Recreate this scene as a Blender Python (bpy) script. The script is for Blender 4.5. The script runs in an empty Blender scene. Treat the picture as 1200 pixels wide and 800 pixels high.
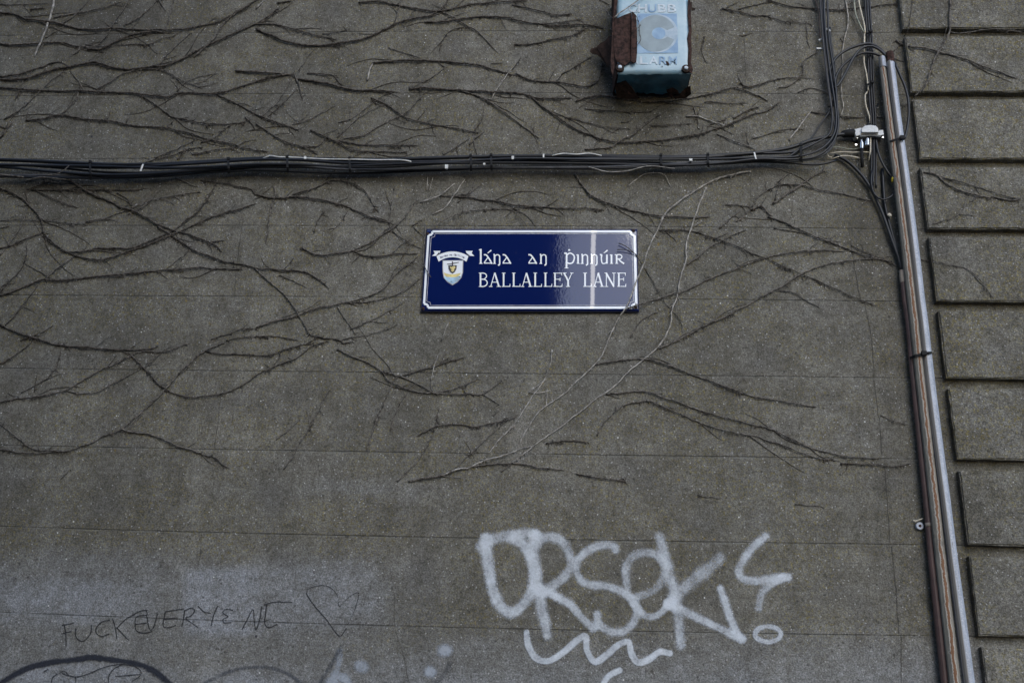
import bpy, bmesh, math, random
import numpy as np
from mathutils import Vector, Matrix

random.seed(7); RNG = np.random.default_rng(7)
C = bpy.context.scene.collection
scene = bpy.context.scene

# ------------------------------------------------------------------ camera
F_PX, W_PX, H_PX = 1300.0, 1200.0, 800.0
PITCH, YAW, ROLL = math.radians(21.52), math.radians(-2.89), math.radians(1.56)
DIST, CAM_H = 4.0, 1.6
def cam_axes(p, y, r):
    cp, sp, cy, sy, cr, sr = math.cos(p), math.sin(p), math.cos(y), math.sin(y), math.cos(r), math.sin(r)
    fwd = Vector((sy*cp, cy*cp, sp)); right0 = Vector((cy, -sy, 0)); up0 = right0.cross(fwd)
    return cr*right0 + sr*up0, -sr*right0 + cr*up0, fwd
RT, UP, FW = cam_axes(PITCH, YAW, ROLL)
CAM = Vector((0, -DIST, CAM_H))
cd = bpy.data.cameras.new('camera'); cam = bpy.data.objects.new('camera', cd); C.objects.link(cam)
cam.matrix_world = Matrix(((RT.x, UP.x, -FW.x, CAM.x), (RT.y, UP.y, -FW.y, CAM.y), (RT.z, UP.z, -FW.z, CAM.z), (0, 0, 0, 1)))
cd.sensor_fit = 'HORIZONTAL'; cd.sensor_width = 36.0; cd.lens = 36.0*F_PX/W_PX
cd.clip_start = 0.05; cd.clip_end = 500
scene.camera = cam

# ------------------------------------------------------------------ light
SUN_EL, SUN_AZ = 32.0, 20.0          # azimuth measured from straight behind the camera towards its right
w = bpy.data.worlds.new('World'); scene.world = w; w.use_nodes = True
nt = w.node_tree; nt.nodes.clear()
out = nt.nodes.new('ShaderNodeOutputWorld'); bg = nt.nodes.new('ShaderNodeBackground'); sky = nt.nodes.new('ShaderNodeTexSky')
sky.sky_type = 'NISHITA'; sky.sun_disc = False; sky.sun_elevation = math.radians(SUN_EL)
sky.sun_rotation = math.radians(180 - SUN_AZ); sky.air_density = 1.0; sky.dust_density = 0.6; sky.ozone_density = 1.0
bg.inputs['Strength'].default_value = 0.15
nt.links.new(sky.outputs[0], bg.inputs['Color']); nt.links.new(bg.outputs[0], out.inputs['Surface'])
sl = bpy.data.lights.new('sun', 'SUN'); sl.energy = 0.5; sl.angle = math.radians(30); sl.color = (1.0, 0.985, 0.96)
so = bpy.data.objects.new('sun', sl); C.objects.link(so)
e, a = math.radians(SUN_EL), math.radians(SUN_AZ)
sdir = Vector((math.sin(a)*math.cos(e), -math.cos(a)*math.cos(e), math.sin(e)))
so.rotation_euler = sdir.to_track_quat('Z', 'Y').to_euler()
vs = scene.view_settings; vs.view_transform = 'Standard'; vs.look = 'None'; vs.gamma = 1.0; vs.use_curve_mapping = False
vs.exposure = 1.02

# ------------------------------------------------------------------ helpers
def at(px, py, d=0.0):
    """the point of the photograph (1200x800 frame) on the vertical plane d metres in front of the wall"""
    v = RT*((px-600)/F_PX) - UP*((py-400)/F_PX) + FW
    t = (DIST - d)/v.y
    return CAM + v*t
def to_px(X, Y, Z):
    dx, dy, dz = X-CAM.x, Y-CAM.y, Z-CAM.z
    w_ = dx*FW.x+dy*FW.y+dz*FW.z
    return 600+F_PX*(dx*RT.x+dy*RT.y+dz*RT.z)/w_, 400-F_PX*(dx*UP.x+dy*UP.y+dz*UP.z)/w_
def mpp(p): return (p-CAM).dot(FW)/F_PX          # metres for one photograph pixel there

def link(name, me, mat=None, parent=None, smooth=False):
    o = bpy.data.objects.new(name, me); C.objects.link(o)
    if mat: me.materials.append(mat)
    if smooth and len(me.polygons): me.polygons.foreach_set('use_smooth', [True]*len(me.polygons))
    if parent:
        o.parent = parent; o.matrix_parent_inverse = parent.matrix_world.inverted() if False else Matrix.Translation(-parent.location)
    return o
def tag(o, label=None, cat=None, group=None, kind=None):
    for k, v in (('label', label), ('category', cat), ('group', group), ('kind', kind)):
        if v: o[k] = v
    return o
def empty(name, loc, label, cat, group=None):
    o = bpy.data.objects.new(name, None); C.objects.link(o); o.location = loc; o.empty_display_size = 0.05
    return tag(o, label, cat, group)

class MB:
    def __init__(s): s.v = []; s.f = []
    def add(s, vs_, fs):
        n = len(s.v); s.v += [tuple(p) for p in vs_]; s.f += [tuple(i+n for i in f) for f in fs]
    def quad_strip(s, A, B):
        n = len(A); s.add(list(A)+list(B), [(i, i+1, n+i+1, n+i) for i in range(n-1)])
    def box(s, c, hx, hy, hz, ax=None):
        c = Vector(c); ax = ax or (Vector((1, 0, 0)), Vector((0, 1, 0)), Vector((0, 0, 1)))
        vv = [c+ax[0]*hx*i+ax[1]*hy*j+ax[2]*hz*k for i in (-1, 1) for j in (-1, 1) for k in (-1, 1)]
        s.add(vv, [(0, 1, 3, 2), (4, 6, 7, 5), (0, 4, 5, 1), (2, 3, 7, 6), (0, 2, 6, 4), (1, 5, 7, 3)])
    def tube(s, pts, rad, n=6, squash=1.0, cap=True):
        pts = [Vector(p) for p in pts]; m = len(pts)
        if m < 2: return
        if not hasattr(rad, '__len__'): rad = [rad]*m
        base = len(s.v); ring = []
        ref = Vector((0, -1, 0))
        for i, p in enumerate(pts):
            t = (pts[min(i+1, m-1)]-pts[max(i-1, 0)])
            if t.length < 1e-9: t = Vector((1, 0, 0))
            t.normalize()
            u = ref - t*ref.dot(t)
            if u.length < 1e-3: u = Vector((1, 0, 0)) - t*t.x
            u.normalize(); v = t.cross(u); ref = u
            for k in range(n):
                a_ = 2*math.pi*k/n
                s.v.append(tuple(p + (u*math.cos(a_)*squash + v*math.sin(a_))*rad[i]))
        for i in range(m-1):
            for k in range(n):
                a0 = base+i*n+k; a1 = base+i*n+(k+1) % n
                s.f.append((a0, a1, a1+n, a0+n))
        if cap:
            s.f.append(tuple(base+k for k in range(n))[::-1]); s.f.append(tuple(base+(m-1)*n+k for k in range(n)))
    def poly(s, outline, y0, y1):
        """prism of an (x,z) outline between the two y values"""
        n = len(outline)
        vv = [(p[0], y0, p[1]) for p in outline]+[(p[0], y1, p[1]) for p in outline]
        s.add(vv, [tuple(range(n)), tuple(range(2*n-1, n-1, -1))]+[(i, n+i, n+(i+1) % n, (i+1) % n) for i in range(n)])
    def build(s, name, mat, parent=None, smooth=False):
        me = bpy.data.meshes.new(name); me.from_pydata(s.v, [], s.f); me.update()
        bm = bmesh.new(); bm.from_mesh(me); bmesh.ops.recalc_face_normals(bm, faces=bm.faces); bm.to_mesh(me); bm.free()
        return link(name, me, mat, parent, smooth)

def smooth_path(pts, step=4.0):
    """Catmull-Rom through 2D/3D points, resampled"""
    P = np.array(pts, float)
    if len(P) < 2: return P
    if len(P) == 2: P = np.array([P[0], (P[0]+P[1])/2, P[1]])
    Q = np.vstack([2*P[0]-P[1], P, 2*P[-1]-P[-2]]); res = []
    for i in range(1, len(Q)-2):
        n = max(1, int(np.linalg.norm(Q[i+1, :2]-Q[i, :2])/step))
        for k in range(n):
            t = k/n
            res.append(.5*((2*Q[i])+(-Q[i-1]+Q[i+1])*t+(2*Q[i-1]-5*Q[i]+4*Q[i+1]-Q[i+2])*t*t+(-Q[i-1]+3*Q[i]-3*Q[i+1]+Q[i+2])*t**3))
    res.append(P[-1]); return np.array(res)

# ------------------------------------------------------------------ materials
class NB:
    def __init__(s, name):
        s.m = bpy.data.materials.new(name); s.m.use_nodes = True; s.t = s.m.node_tree; s.t.nodes.clear()
        s.out = s.t.nodes.new('ShaderNodeOutputMaterial'); s.b = s.t.nodes.new('ShaderNodeBsdfPrincipled')
        s.t.links.new(s.b.outputs[0], s.out.inputs[0]); s._co = None
    def n(s, typ, **kw):
        x = s.t.nodes.new(typ)
        for k, v in kw.items(): setattr(x, k, v)
        return x
    def l(s, a_, b_): s.t.links.new(a_, b_)
    def co(s):
        if not s._co: s._co = s.n('ShaderNodeNewGeometry').outputs['Position']
        return s._co
    def mapped(s, sc):
        m_ = s.n('ShaderNodeMapping'); m_.inputs['Scale'].default_value = sc; s.l(s.co(), m_.inputs[0]); return m_.outputs[0]
    def noise(s, scale, detail=2, rough=.5, vec=None, w=None):
        x = s.n('ShaderNodeTexNoise'); x.inputs['Scale'].default_value = scale; x.inputs['Detail'].default_value = detail
        x.inputs['Roughness'].default_value = rough; s.l(vec or s.co(), x.inputs['Vector']); return x.outputs['Fac']
    def voro(s, scale, vec=None):
        x = s.n('ShaderNodeTexVoronoi'); x.inputs['Scale'].default_value = scale; s.l(vec or s.co(), x.inputs['Vector']); return x
    def ramp(s, fac, a_, b_, lo=0., hi=1.):
        x = s.n('ShaderNodeMapRange'); x.interpolation_type = 'SMOOTHSTEP'
        x.inputs['From Min'].default_value = a_; x.inputs['From Max'].default_value = b_
        x.inputs['To Min'].default_value = lo; x.inputs['To Max'].default_value = hi
        s.l(fac, x.inputs['Value']); return x.outputs[0]
    def math(s, op, a_, b_=None, clamp=False):
        x = s.n('ShaderNodeMath', operation=op, use_clamp=clamp)
        for i, v in enumerate((a_, b_)):
            if v is None: continue
            if isinstance(v, (int, float)): x.inputs[i].default_value = v
            else: s.l(v, x.inputs[i])
        return x.outputs[0]
    def mix(s, fac, a_, b_, blend='MIX'):
        x = s.n('ShaderNodeMix', data_type='RGBA', blend_type=blend)
        for i, v in ((0, fac), (6, a_), (7, b_)):
            if isinstance(v, (int, float)): x.inputs[i].default_value = v
            elif isinstance(v, tuple): x.inputs[i].default_value = (*v, 1)
            else: s.l(v, x.inputs[i])
        return x.outputs[2]
    def attr(s, name): return s.n('ShaderNodeAttribute', attribute_name=name).outputs['Fac']
    def bump(s, h, strength=.5, dist=.002, prev=None):
        x = s.n('ShaderNodeBump'); x.inputs['Strength'].default_value = strength; x.inputs['Distance'].default_value = dist
        s.l(h, x.inputs['Height'])
        if prev: s.l(prev, x.inputs['Normal'])
        return x.outputs[0]
    def set(s, **kw):
        for k, v in kw.items():
            i = s.b.inputs[k.replace('_', ' ')]
            if isinstance(v, (int, float)): i.default_value = v
            elif isinstance(v, tuple): i.default_value = (*v, 1) if len(v) == 3 else v
            else: s.l(v, i)
        return s

def wall_material():
    m = NB('cement_render')
    big = m.noise(1.3, 5, .6); mid = m.noise(7, 5, .6); gr = m.noise(170, 3, .75); gr2 = m.noise(420, 2, .6)
    col = m.mix(m.ramp(big, .36, .64), (.142, .140, .130), (.205, .202, .190))
    col = m.mix(m.ramp(mid, .35, .7), col, (.150, .149, .146))
    col = m.mix(1.0, col, m.mix(m.ramp(m.noise(4.5, 5, .65, m.mapped((1, 1, .16))), .32, .68), (.86, .855, .845), (1.12, 1.125, 1.13)), 'MULTIPLY')
    # olive lichen film, in speckles
    li = m.math('MULTIPLY', m.ramp(m.noise(95, 3, .7), .50, .66), m.ramp(m.noise(3.1, 4, .6, m.mapped((1, 1, 1.4))), .36, .60))
    li = m.math('MULTIPLY', li, m.ramp(m.attr('wash'), .0, .5, 1, 0))
    col = m.mix(m.math('MULTIPLY', li, .9), col, (.215, .185, .070))
    ye = m.math('MULTIPLY', m.ramp(m.noise(34, 3, .6), .66, .72), m.ramp(m.noise(2.2, 3), .45, .6))
    ye = m.math('MULTIPLY', ye, m.ramp(m.attr('wash'), .0, .6, 1, 0))
    col = m.mix(m.math('MULTIPLY', ye, .8), col, (.28, .21, .06))
    # whitish bloom
    bl = m.math('MULTIPLY', m.ramp(m.noise(4.3, 6, .75, m.mapped((1, 1, 1.8))), .56, .72), .45)
    col = m.mix(bl, col, (.29, .29, .285))
    # scrubbed / painted-over patch
    ws = m.math('MULTIPLY', m.attr('wash'), m.ramp(m.noise(9, 5, .7), .15, .65, .7, 1.15))
    col = m.mix(m.math('MINIMUM', ws, .85), col, (.285, .305, .350))
    # grain
    col = m.mix(1.0, col, m.mix(m.ramp(gr, .28, .72), (.50, .50, .50), (1.50, 1.49, 1.47)), 'MULTIPLY')
    col = m.mix(1.0, col, m.mix(m.ramp(m.noise(62, 4, .75), .3, .7), (.72, .71, .68), (1.24, 1.25, 1.28)), 'MULTIPLY')
    col = m.mix(1.0, col, m.mix(m.ramp(m.noise(15, 5, .7), .28, .72), (.76, .75, .72), (1.20, 1.22, 1.26)), 'MULTIPLY')
    col = m.mix(1.0, col, m.mix(m.ramp(gr2, .3, .7), (.72, .72, .72), (1.28, 1.28, 1.28)), 'MULTIPLY')
    # dark grime flecks
    dk = m.math('MULTIPLY', m.ramp(m.noise(48, 4, .7), .60, .70), m.ramp(m.noise(3.7, 3), .40, .62))
    col = m.mix(m.math('MULTIPLY', dk, .55), col, (.045, .043, .040))
    col = m.mix(m.math('MULTIPLY', m.attr('grime_shade'), m.ramp(m.noise(26, 5, .7), .25, .7, .35, 1)), col, (.055, .052, .047))  # mask holds dirt plus shade painted in below the bundle and the box
    col = m.mix(1.0, col, (.705, .685, .645), 'MULTIPLY')
    v3 = m.voro(60); wn3 = m.n('ShaderNodeTexWhiteNoise'); m.l(v3.outputs['Color'], wn3.inputs['Vector'])
    pit = m.math('MULTIPLY', m.ramp(v3.outputs['Distance'], .34, .18), m.math('GREATER_THAN', wn3.outputs['Value'], .84))
    col = m.mix(m.math('MULTIPLY', pit, .55), col, (.028, .026, .024))
    # quartz grains
    v = m.voro(95); wn = m.n('ShaderNodeTexWhiteNoise'); m.l(v.outputs['Color'], wn.inputs['Vector'])
    sp = m.math('MULTIPLY', m.ramp(v.outputs['Distance'], .30, .17), m.math('GREATER_THAN', wn.outputs['Value'], .86))
    v2 = m.voro(24); wn2 = m.n('ShaderNodeTexWhiteNoise'); m.l(v2.outputs['Color'], wn2.inputs['Vector'])
    sp2 = m.math('MULTIPLY', m.ramp(v2.outputs['Distance'], .085, .05), m.math('GREATER_THAN', wn2.outputs['Value'], .82))
    col = m.mix(m.math('MULTIPLY', sp, .6), col, (.40, .40, .41)); col = m.mix(m.math('MULTIPLY', sp2, .8), col, (.60, .60, .60))
    # course joints
    fr = m.math('ABSOLUTE', m.math('SUBTRACT', m.math('FRACT', m.attr('course')), .5))
    wob = m.math('MULTIPLY', m.math('SUBTRACT', m.noise(14, 4, .6), .5), .006)
    line = m.ramp(m.math('ADD', fr, wob), .0085, .003)
    line = m.math('MULTIPLY', line, m.ramp(m.noise(5, 5, .75, m.mapped((1, 1, .2))), .34, .60, .12, 1))
    col = m.mix(m.math('MULTIPLY', line, .42), col, (.022, .021, .020))
    sg = m.math('ADD', m.math('SUBTRACT', m.math('FRACT', m.attr('course')), .5), m.math('MULTIPLY', wob, 1))
    lip = m.math('MULTIPLY', m.ramp(m.math('ABSOLUTE', m.math('SUBTRACT', sg, .016)), .012, .004), m.ramp(m.noise(9, 4, .7), .48, .62))
    col = m.mix(m.math('MULTIPLY', lip, .28), col, (.22, .22, .21))
    hgt = m.math('SUBTRACT', m.math('ADD', gr, m.math('MULTIPLY', m.noise(45, 4, .6), 1.2)), m.math('MULTIPLY', line, 2.2))
    nrm = m.bump(hgt, .85, .0025); nrm = m.bump(m.noise(2.6, 3), .35, .02, nrm)
    m.set(Base_Color=col, Roughness=.93, Normal=nrm); m.b.inputs['Specular IOR Level'].default_value = .25
    return m.m
M = {}
M['wall'] = wall_material()
def paint_mat(name, c, lo, hi, rough=.8, amax=.95, grain=150, patch=.75):
    m = NB(name); d = m.attr('paint'); g = m.noise(grain, 3, .8); g2 = m.noise(18, 4, .6)
    x = m.math('ADD', m.math('MULTIPLY', d, 1.0), m.math('MULTIPLY', m.math('SUBTRACT', g, .5), .75))
    x = m.math('ADD', x, m.math('MULTIPLY', m.math('SUBTRACT', g2, .5), patch))
    al = m.math('MULTIPLY', m.ramp(x, lo, hi), m.ramp(d, .02, .2)); al = m.math('MINIMUM', al, amax)
    m.set(Base_Color=m.mix(m.ramp(g2, .3, .7), tuple(k*.85 for k in c), c), Roughness=rough, Alpha=al, Normal=m.bump(g, .6, .002))
    m.b.inputs['Specular IOR Level'].default_value = .2
    return m.m
M['white_spray'] = paint_mat('white_spray', (.53, .57, .63), .10, 1.15, amax=.93)
M['pale_spray'] = paint_mat('pale_spray', (.34, .375, .43), .12, 1.2, amax=.8)
M['black_spray'] = paint_mat('black_spray', (.022, .025, .036), .12, .95, amax=.85)
M['grey_spray'] = paint_mat('grey_spray', (.075, .083, .10), .1, 1.1, amax=.6)
M['pen'] = paint_mat('marker_pen', (.022, .022, .026), .25, .6, amax=.74, grain=110, patch=.25)
def simple(name, c, rough=.6, metal=0., var=.25, scale=30, bumpd=.001, c2=None, spec=.5, stretch=(1, 1, 1)):
    m = NB(name); vec = m.mapped(stretch); g = m.noise(scale, 4, .65, vec)
    c2 = c2 or tuple(min(1, k*(1+var)) for k in c); c1 = c if c2 != c else c
    m.set(Base_Color=m.mix(m.ramp(g, .3, .7), tuple(k*(1-var) for k in c1), c2), Roughness=rough, Metallic=metal, Normal=m.bump(g, .4, bumpd))
    m.b.inputs['Specular IOR Level'].default_value = spec
    return m.m
M['stem'] = simple('dry_stem', (.026, .022, .019), .85, var=.6, scale=90, bumpd=.004, c2=(.115, .102, .09), spec=.2)
M['stem_mid'] = simple('weathered_stem', (.042, .037, .033), .8, var=.5, scale=90, bumpd=.004, c2=(.165, .15, .135), spec=.2)
M['stem_pale'] = simple('pale_stem', (.19, .178, .165), .75, var=.35, scale=60, bumpd=.002, c2=(.40, .38, .355), spec=.2)
M['cable'] = simple('cable_sheath', (.0085, .010, .014), .42, var=.4, scale=12, bumpd=.0008, stretch=(.3, 1, 1), spec=.38)
M['cable_dusty'] = simple('dusty_cable_sheath', (.035, .037, .043), .6, var=.4, scale=25, bumpd=.001)
M['cable_brown'] = simple('brown_cable', (.10, .07, .055), .7)
M['tie'] = simple('black_nylon', (.009, .0095, .011), .7, spec=.2)
M['tie_white'] = simple('white_nylon', (.55, .56, .56), .6)
M['silver'] = simple('bright_nickel', (.75, .75, .73), .22, 1.0, var=.1)
M['white_plastic'] = simple('weathered_white_plastic', (.46, .48, .50), .55, var=.15, scale=50)
M['rim'] = simple('grey_casting', (.12, .13, .14), .6)
M['yellow'] = simple('yellow_tag', (.62, .46, .03), .55)
M['mortar'] = simple('mortar_blob', (.5, .46, .38), .9)
M['crack'] = simple('dark_crack', (.058, .055, .050), .95, spec=.1)  # dark tone of joints and cracks
M['rust'] = simple('rusted_steel', (.027, .017, .015), .9, var=.6, scale=70, bumpd=.004, c2=(.062, .034, .029), spec=.2)
M['rust_dark'] = simple('dark_rusted_steel', (.022, .016, .014), .9, var=.4, scale=50, bumpd=.003, c2=(.050, .030, .024), spec=.2)
M['brown_pipe'] = simple('brown_painted_pipe', (.052, .027, .026), .55, var=.25, scale=20, c2=(.072, .038, .036))
M['coupler'] = simple('beige_coupler', (.20, .17, .145), .8)
def galv(name, rust=False):
    m = NB(name); g = m.noise(26, 5, .7, m.mapped((3, 3, .6))); sp = m.noise(170, 3, .7)
    col = m.mix(m.ramp(g, .3, .7), (.20, .225, .275), (.31, .34, .41)); col = m.mix(m.ramp(sp, .45, .75), col, (.40, .43, .50))
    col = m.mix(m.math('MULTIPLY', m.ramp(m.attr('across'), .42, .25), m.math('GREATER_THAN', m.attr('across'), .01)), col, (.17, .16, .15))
    dirt = m.ramp(m.noise(11, 6, .75, m.mapped((6, 6, .5))), .60, .66)
    col = m.mix(m.math('MULTIPLY', dirt, .7), col, (.10, .085, .075))
    m.set(Base_Color=col, Roughness=.5, Metallic=.1, Normal=m.bump(sp, .3, .001)); return m.m
M['galv'] = galv('galvanised_steel')
def old_strip():
    m = NB('rust_streaked_cover'); u = m.attr('across')
    g = m.noise(22, 5, .7, m.mapped((2, 2, .8))); wob = m.math('MULTIPLY', m.math('SUBTRACT', m.noise(22, 4, .75), .5), .75)
    col = m.mix(m.ramp(g, .3, .7), (.155, .142, .120), (.225, .208, .18))
    x = m.math('ABSOLUTE', m.math('SUBTRACT', m.math('ADD', u, wob), .47))
    edge = m.ramp(x, .27, .18)
    col = m.mix(m.math('MULTIPLY', edge, .8), col, (.33, .31, .28))
    col = m.mix(m.ramp(x, .16, .10), col, (.135, .062, .028))
    col = m.mix(m.math('MULTIPLY', m.ramp(m.noise(13, 4, .7), .6, .68), .6), col, (.08, .07, .06))
    m.set(Base_Color=col, Roughness=.75, Normal=m.bump(g, .4, .002)); return m.m
M['strip'] = old_strip()
def enamel(name, c, bumps=True):
    m = NB(name); g = m.noise(26, 3, .6); f = m.noise(140, 2, .5)
    nrm = m.bump(f, .10, .0006); nrm = m.bump(g, .10, .0012, nrm)
    dirt = m.math('MULTIPLY', m.ramp(m.noise(38, 5, .7), .62, .72), .12)
    m.set(Base_Color=m.mix(dirt, c, (.10, .09, .08)), Roughness=.045, Normal=nrm, IOR=1.68); return m.m
M['enamel_blue'] = enamel('blue_enamel', (.0022, .0085, .068))
M['enamel_white'] = enamel('white_enamel', (.76, .79, .84))
M['enamel_grey'] = simple('enamel_grey', (.34, .35, .40), .4)
M['enamel_black'] = simple('enamel_black', (.02, .02, .03), .4)
M['enamel_yellow'] = simple('enamel_yellow', (.60, .50, .20), .4)
M['enamel_sky'] = simple('enamel_pale_blue', (.33, .50, .66), .4)
def box_blue(name, c, c2):
    m = NB(name); g = m.noise(9, 5, .65); g2 = m.noise(60, 4, .7)
    col = m.mix(m.ramp(g, .3, .7), c, c2)
    col = m.mix(m.math('MULTIPLY', m.ramp(g2, .66, .74), .5), col, (.16, .10, .07))
    # rust runs near the right-hand part of the plate
    ru = m.math('MULTIPLY', m.ramp(m.noise(16, 4, .6, m.mapped((2.4, 1, .25))), .64, .72), .55)
    col = m.mix(ru, col, (.30, .15, .07))
    m.set(Base_Color=col, Roughness=.34, Normal=m.bump(g2, .25, .001)); return m.m
M['box_front'] = box_blue('faded_blue_paint', (.17, .30, .40), (.28, .40, .48))
M['box_under'] = simple('deep_blue_paint', (.025, .14, .22), .28, var=.35, scale=14, c2=(.06, .22, .32))
M['mark_grey'] = simple('faded_grey_mark', (.20, .26, .30), .55, var=.12, scale=20)
M['mark_blue'] = simple('faded_blue_mark', (.14, .27, .46), .5, var=.18, scale=14, c2=(.22, .35, .50))
M['mark_pale'] = simple('pale_blue_mark', (.27, .38, .50), .55, var=.2, scale=12, c2=(.40, .48, .56))
M['mark_white'] = simple('faded_white_mark', (.43, .50, .57), .55, var=.15, scale=20)
M['dark_facade'] = simple('dark_facade', (.045, .043, .04), .95, spec=.05)
M['asphalt'] = simple('asphalt', (.05, .05, .05), .9, scale=60)

# ------------------------------------------------------------------ the lane around
def lane():
    m = MB(); m.add([(-60, -60, 0), (60, -60, 0), (60, 60, 0), (-60, 60, 0)], [(0, 1, 2, 3)])
    tag(m.build('ground', M['asphalt']), kind='structure')
    b = empty('lane_building', (-7, -10, 0), 'dark building across the lane, mirrored in the blue sign', 'building')
    x1 = OPP_X
    m = MB(); m.box((x1-8, -11.5, 5.6), 8, 3, 5.6); m.build('wall', M['dark_facade'], b)
    m = MB(); m.box((x1-8, -11.5, 11.3), 8.15, 3.15, .1); m.build('parapet', M['dark_facade'], b)
OPP_X = (at(657, 316).x)*(DIST+8.5)/DIST

# ------------------------------------------------------------------ the wall
K_PTS = [(230,40,0),(400,37.5,0),(640,36.5,0),(850,37,0),(1025,38,0),(100,112,1),(350,110,1),(960,110,1),(100,186,2),(1000,187,2),
(20,264.5,3),(300,265,3),(470,265.5,3),(770,266.5,3),(950,267.5,3),(1030,269.5,3),(30,345.5,4),(200,346,4),(400,347,4),(770,349,4),(900,349.5,4),(1030,355,4),
(20,431,5),(280,434,5),(430,436,5),(600,437.5,5),(750,439,5),(900,440,5),(1030,443.5,5),(20,522,6),(200,525,6),(300,528,6),(500,530.5,6),(700,533.5,6),(850,535,6),(1000,536,6),
(20,617,7),(150,620,7),(300,624,7),(450,628,7),(600,631.5,7),(750,634,7),(900,635.5,7),(1060,638,7),(20,719,8),(150,723,8),(300,728,8),(450,732.5,8),(600,736.5,8),(750,740,8),(900,742,8),(1080,743,8)]
def course_fn():
    P = np.array(K_PTS, float); x, y = (P[:, 0]-600)/600, (P[:, 1]-400)/400
    basis = lambda x, y: np.stack([np.ones_like(x), x, y, x*y, y*y, x*x, y**3, x*x*y, x**3], -1)
    co, *_ = np.linalg.lstsq(basis(x, y), P[:, 2], rcond=None)
    return lambda px, py: basis((np.clip(px, -30, 1230)-600)/600, (np.clip(py, -20, 820)-400)/400) @ co
course = course_fn()
def blob(px, py, cx, cy, rx, ry, p=2.0): return np.exp(-((abs(px-cx)/rx)**p + (abs(py-cy)/ry)**p))
def wash_mask(px, py):
    s = lambda a, b, v: np.clip((v-a)/(b-a), 0, 1)
    m = .30*s(640, 668, py+10*np.sin(px/70.))*s(560, 380, px)
    m = np.maximum(m, .42*s(725, 790, py))
    m = np.maximum(m, .7*blob(px, py, 80, 705, 120, 32, 4)); m = np.maximum(m, 1.0*blob(px, py, 262, 705, 50, 42, 8))
    m = np.maximum(m, .6*blob(px, py, 370, 700, 90, 45, 4)); m = np.maximum(m, 1.0*blob(px, py, 95, 805, 88, 32, 4))
    m = np.maximum(m, .7*blob(px, py, 290, 800, 70, 20, 3)); m = np.maximum(m, .45*blob(px, py, 560, 800, 90, 35, 3))
    m = np.maximum(m, .3*blob(px, py, 800, 780, 160, 30, 3)); m = np.maximum(m, .22*blob(px, py, 430, 570, 90, 12))
    return m
def grime_shade_mask(px, py):
    g = .55*blob(px, py, 90, 22, 160, 60); g = np.maximum(g, .30*blob(px, py, 400, 165, 110, 28)); g = np.maximum(g, .45*blob(px, py, 480, 207, 560, 12, 2))  # last blob: dirt and painted shade along the underside of the bundle
    g = np.maximum(g, .45*blob(px, py, 765, 150, 60, 45)); g = np.maximum(g, .35*blob(px, py, 120, 235, 70, 28)); g = np.maximum(g, .5*blob(px, py, 1015, 200, 40, 110, 3))  # first blob: painted shade below the alarm box
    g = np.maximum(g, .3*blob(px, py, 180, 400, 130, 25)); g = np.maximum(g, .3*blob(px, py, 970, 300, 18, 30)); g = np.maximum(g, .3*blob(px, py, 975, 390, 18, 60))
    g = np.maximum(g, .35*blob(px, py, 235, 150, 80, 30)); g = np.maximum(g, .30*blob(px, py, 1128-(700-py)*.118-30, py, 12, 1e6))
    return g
wall = empty('building_wall', (0, 0, 0), 'grey cement rendered wall ruled into courses with raised blocks at the right', 'wall')
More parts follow.
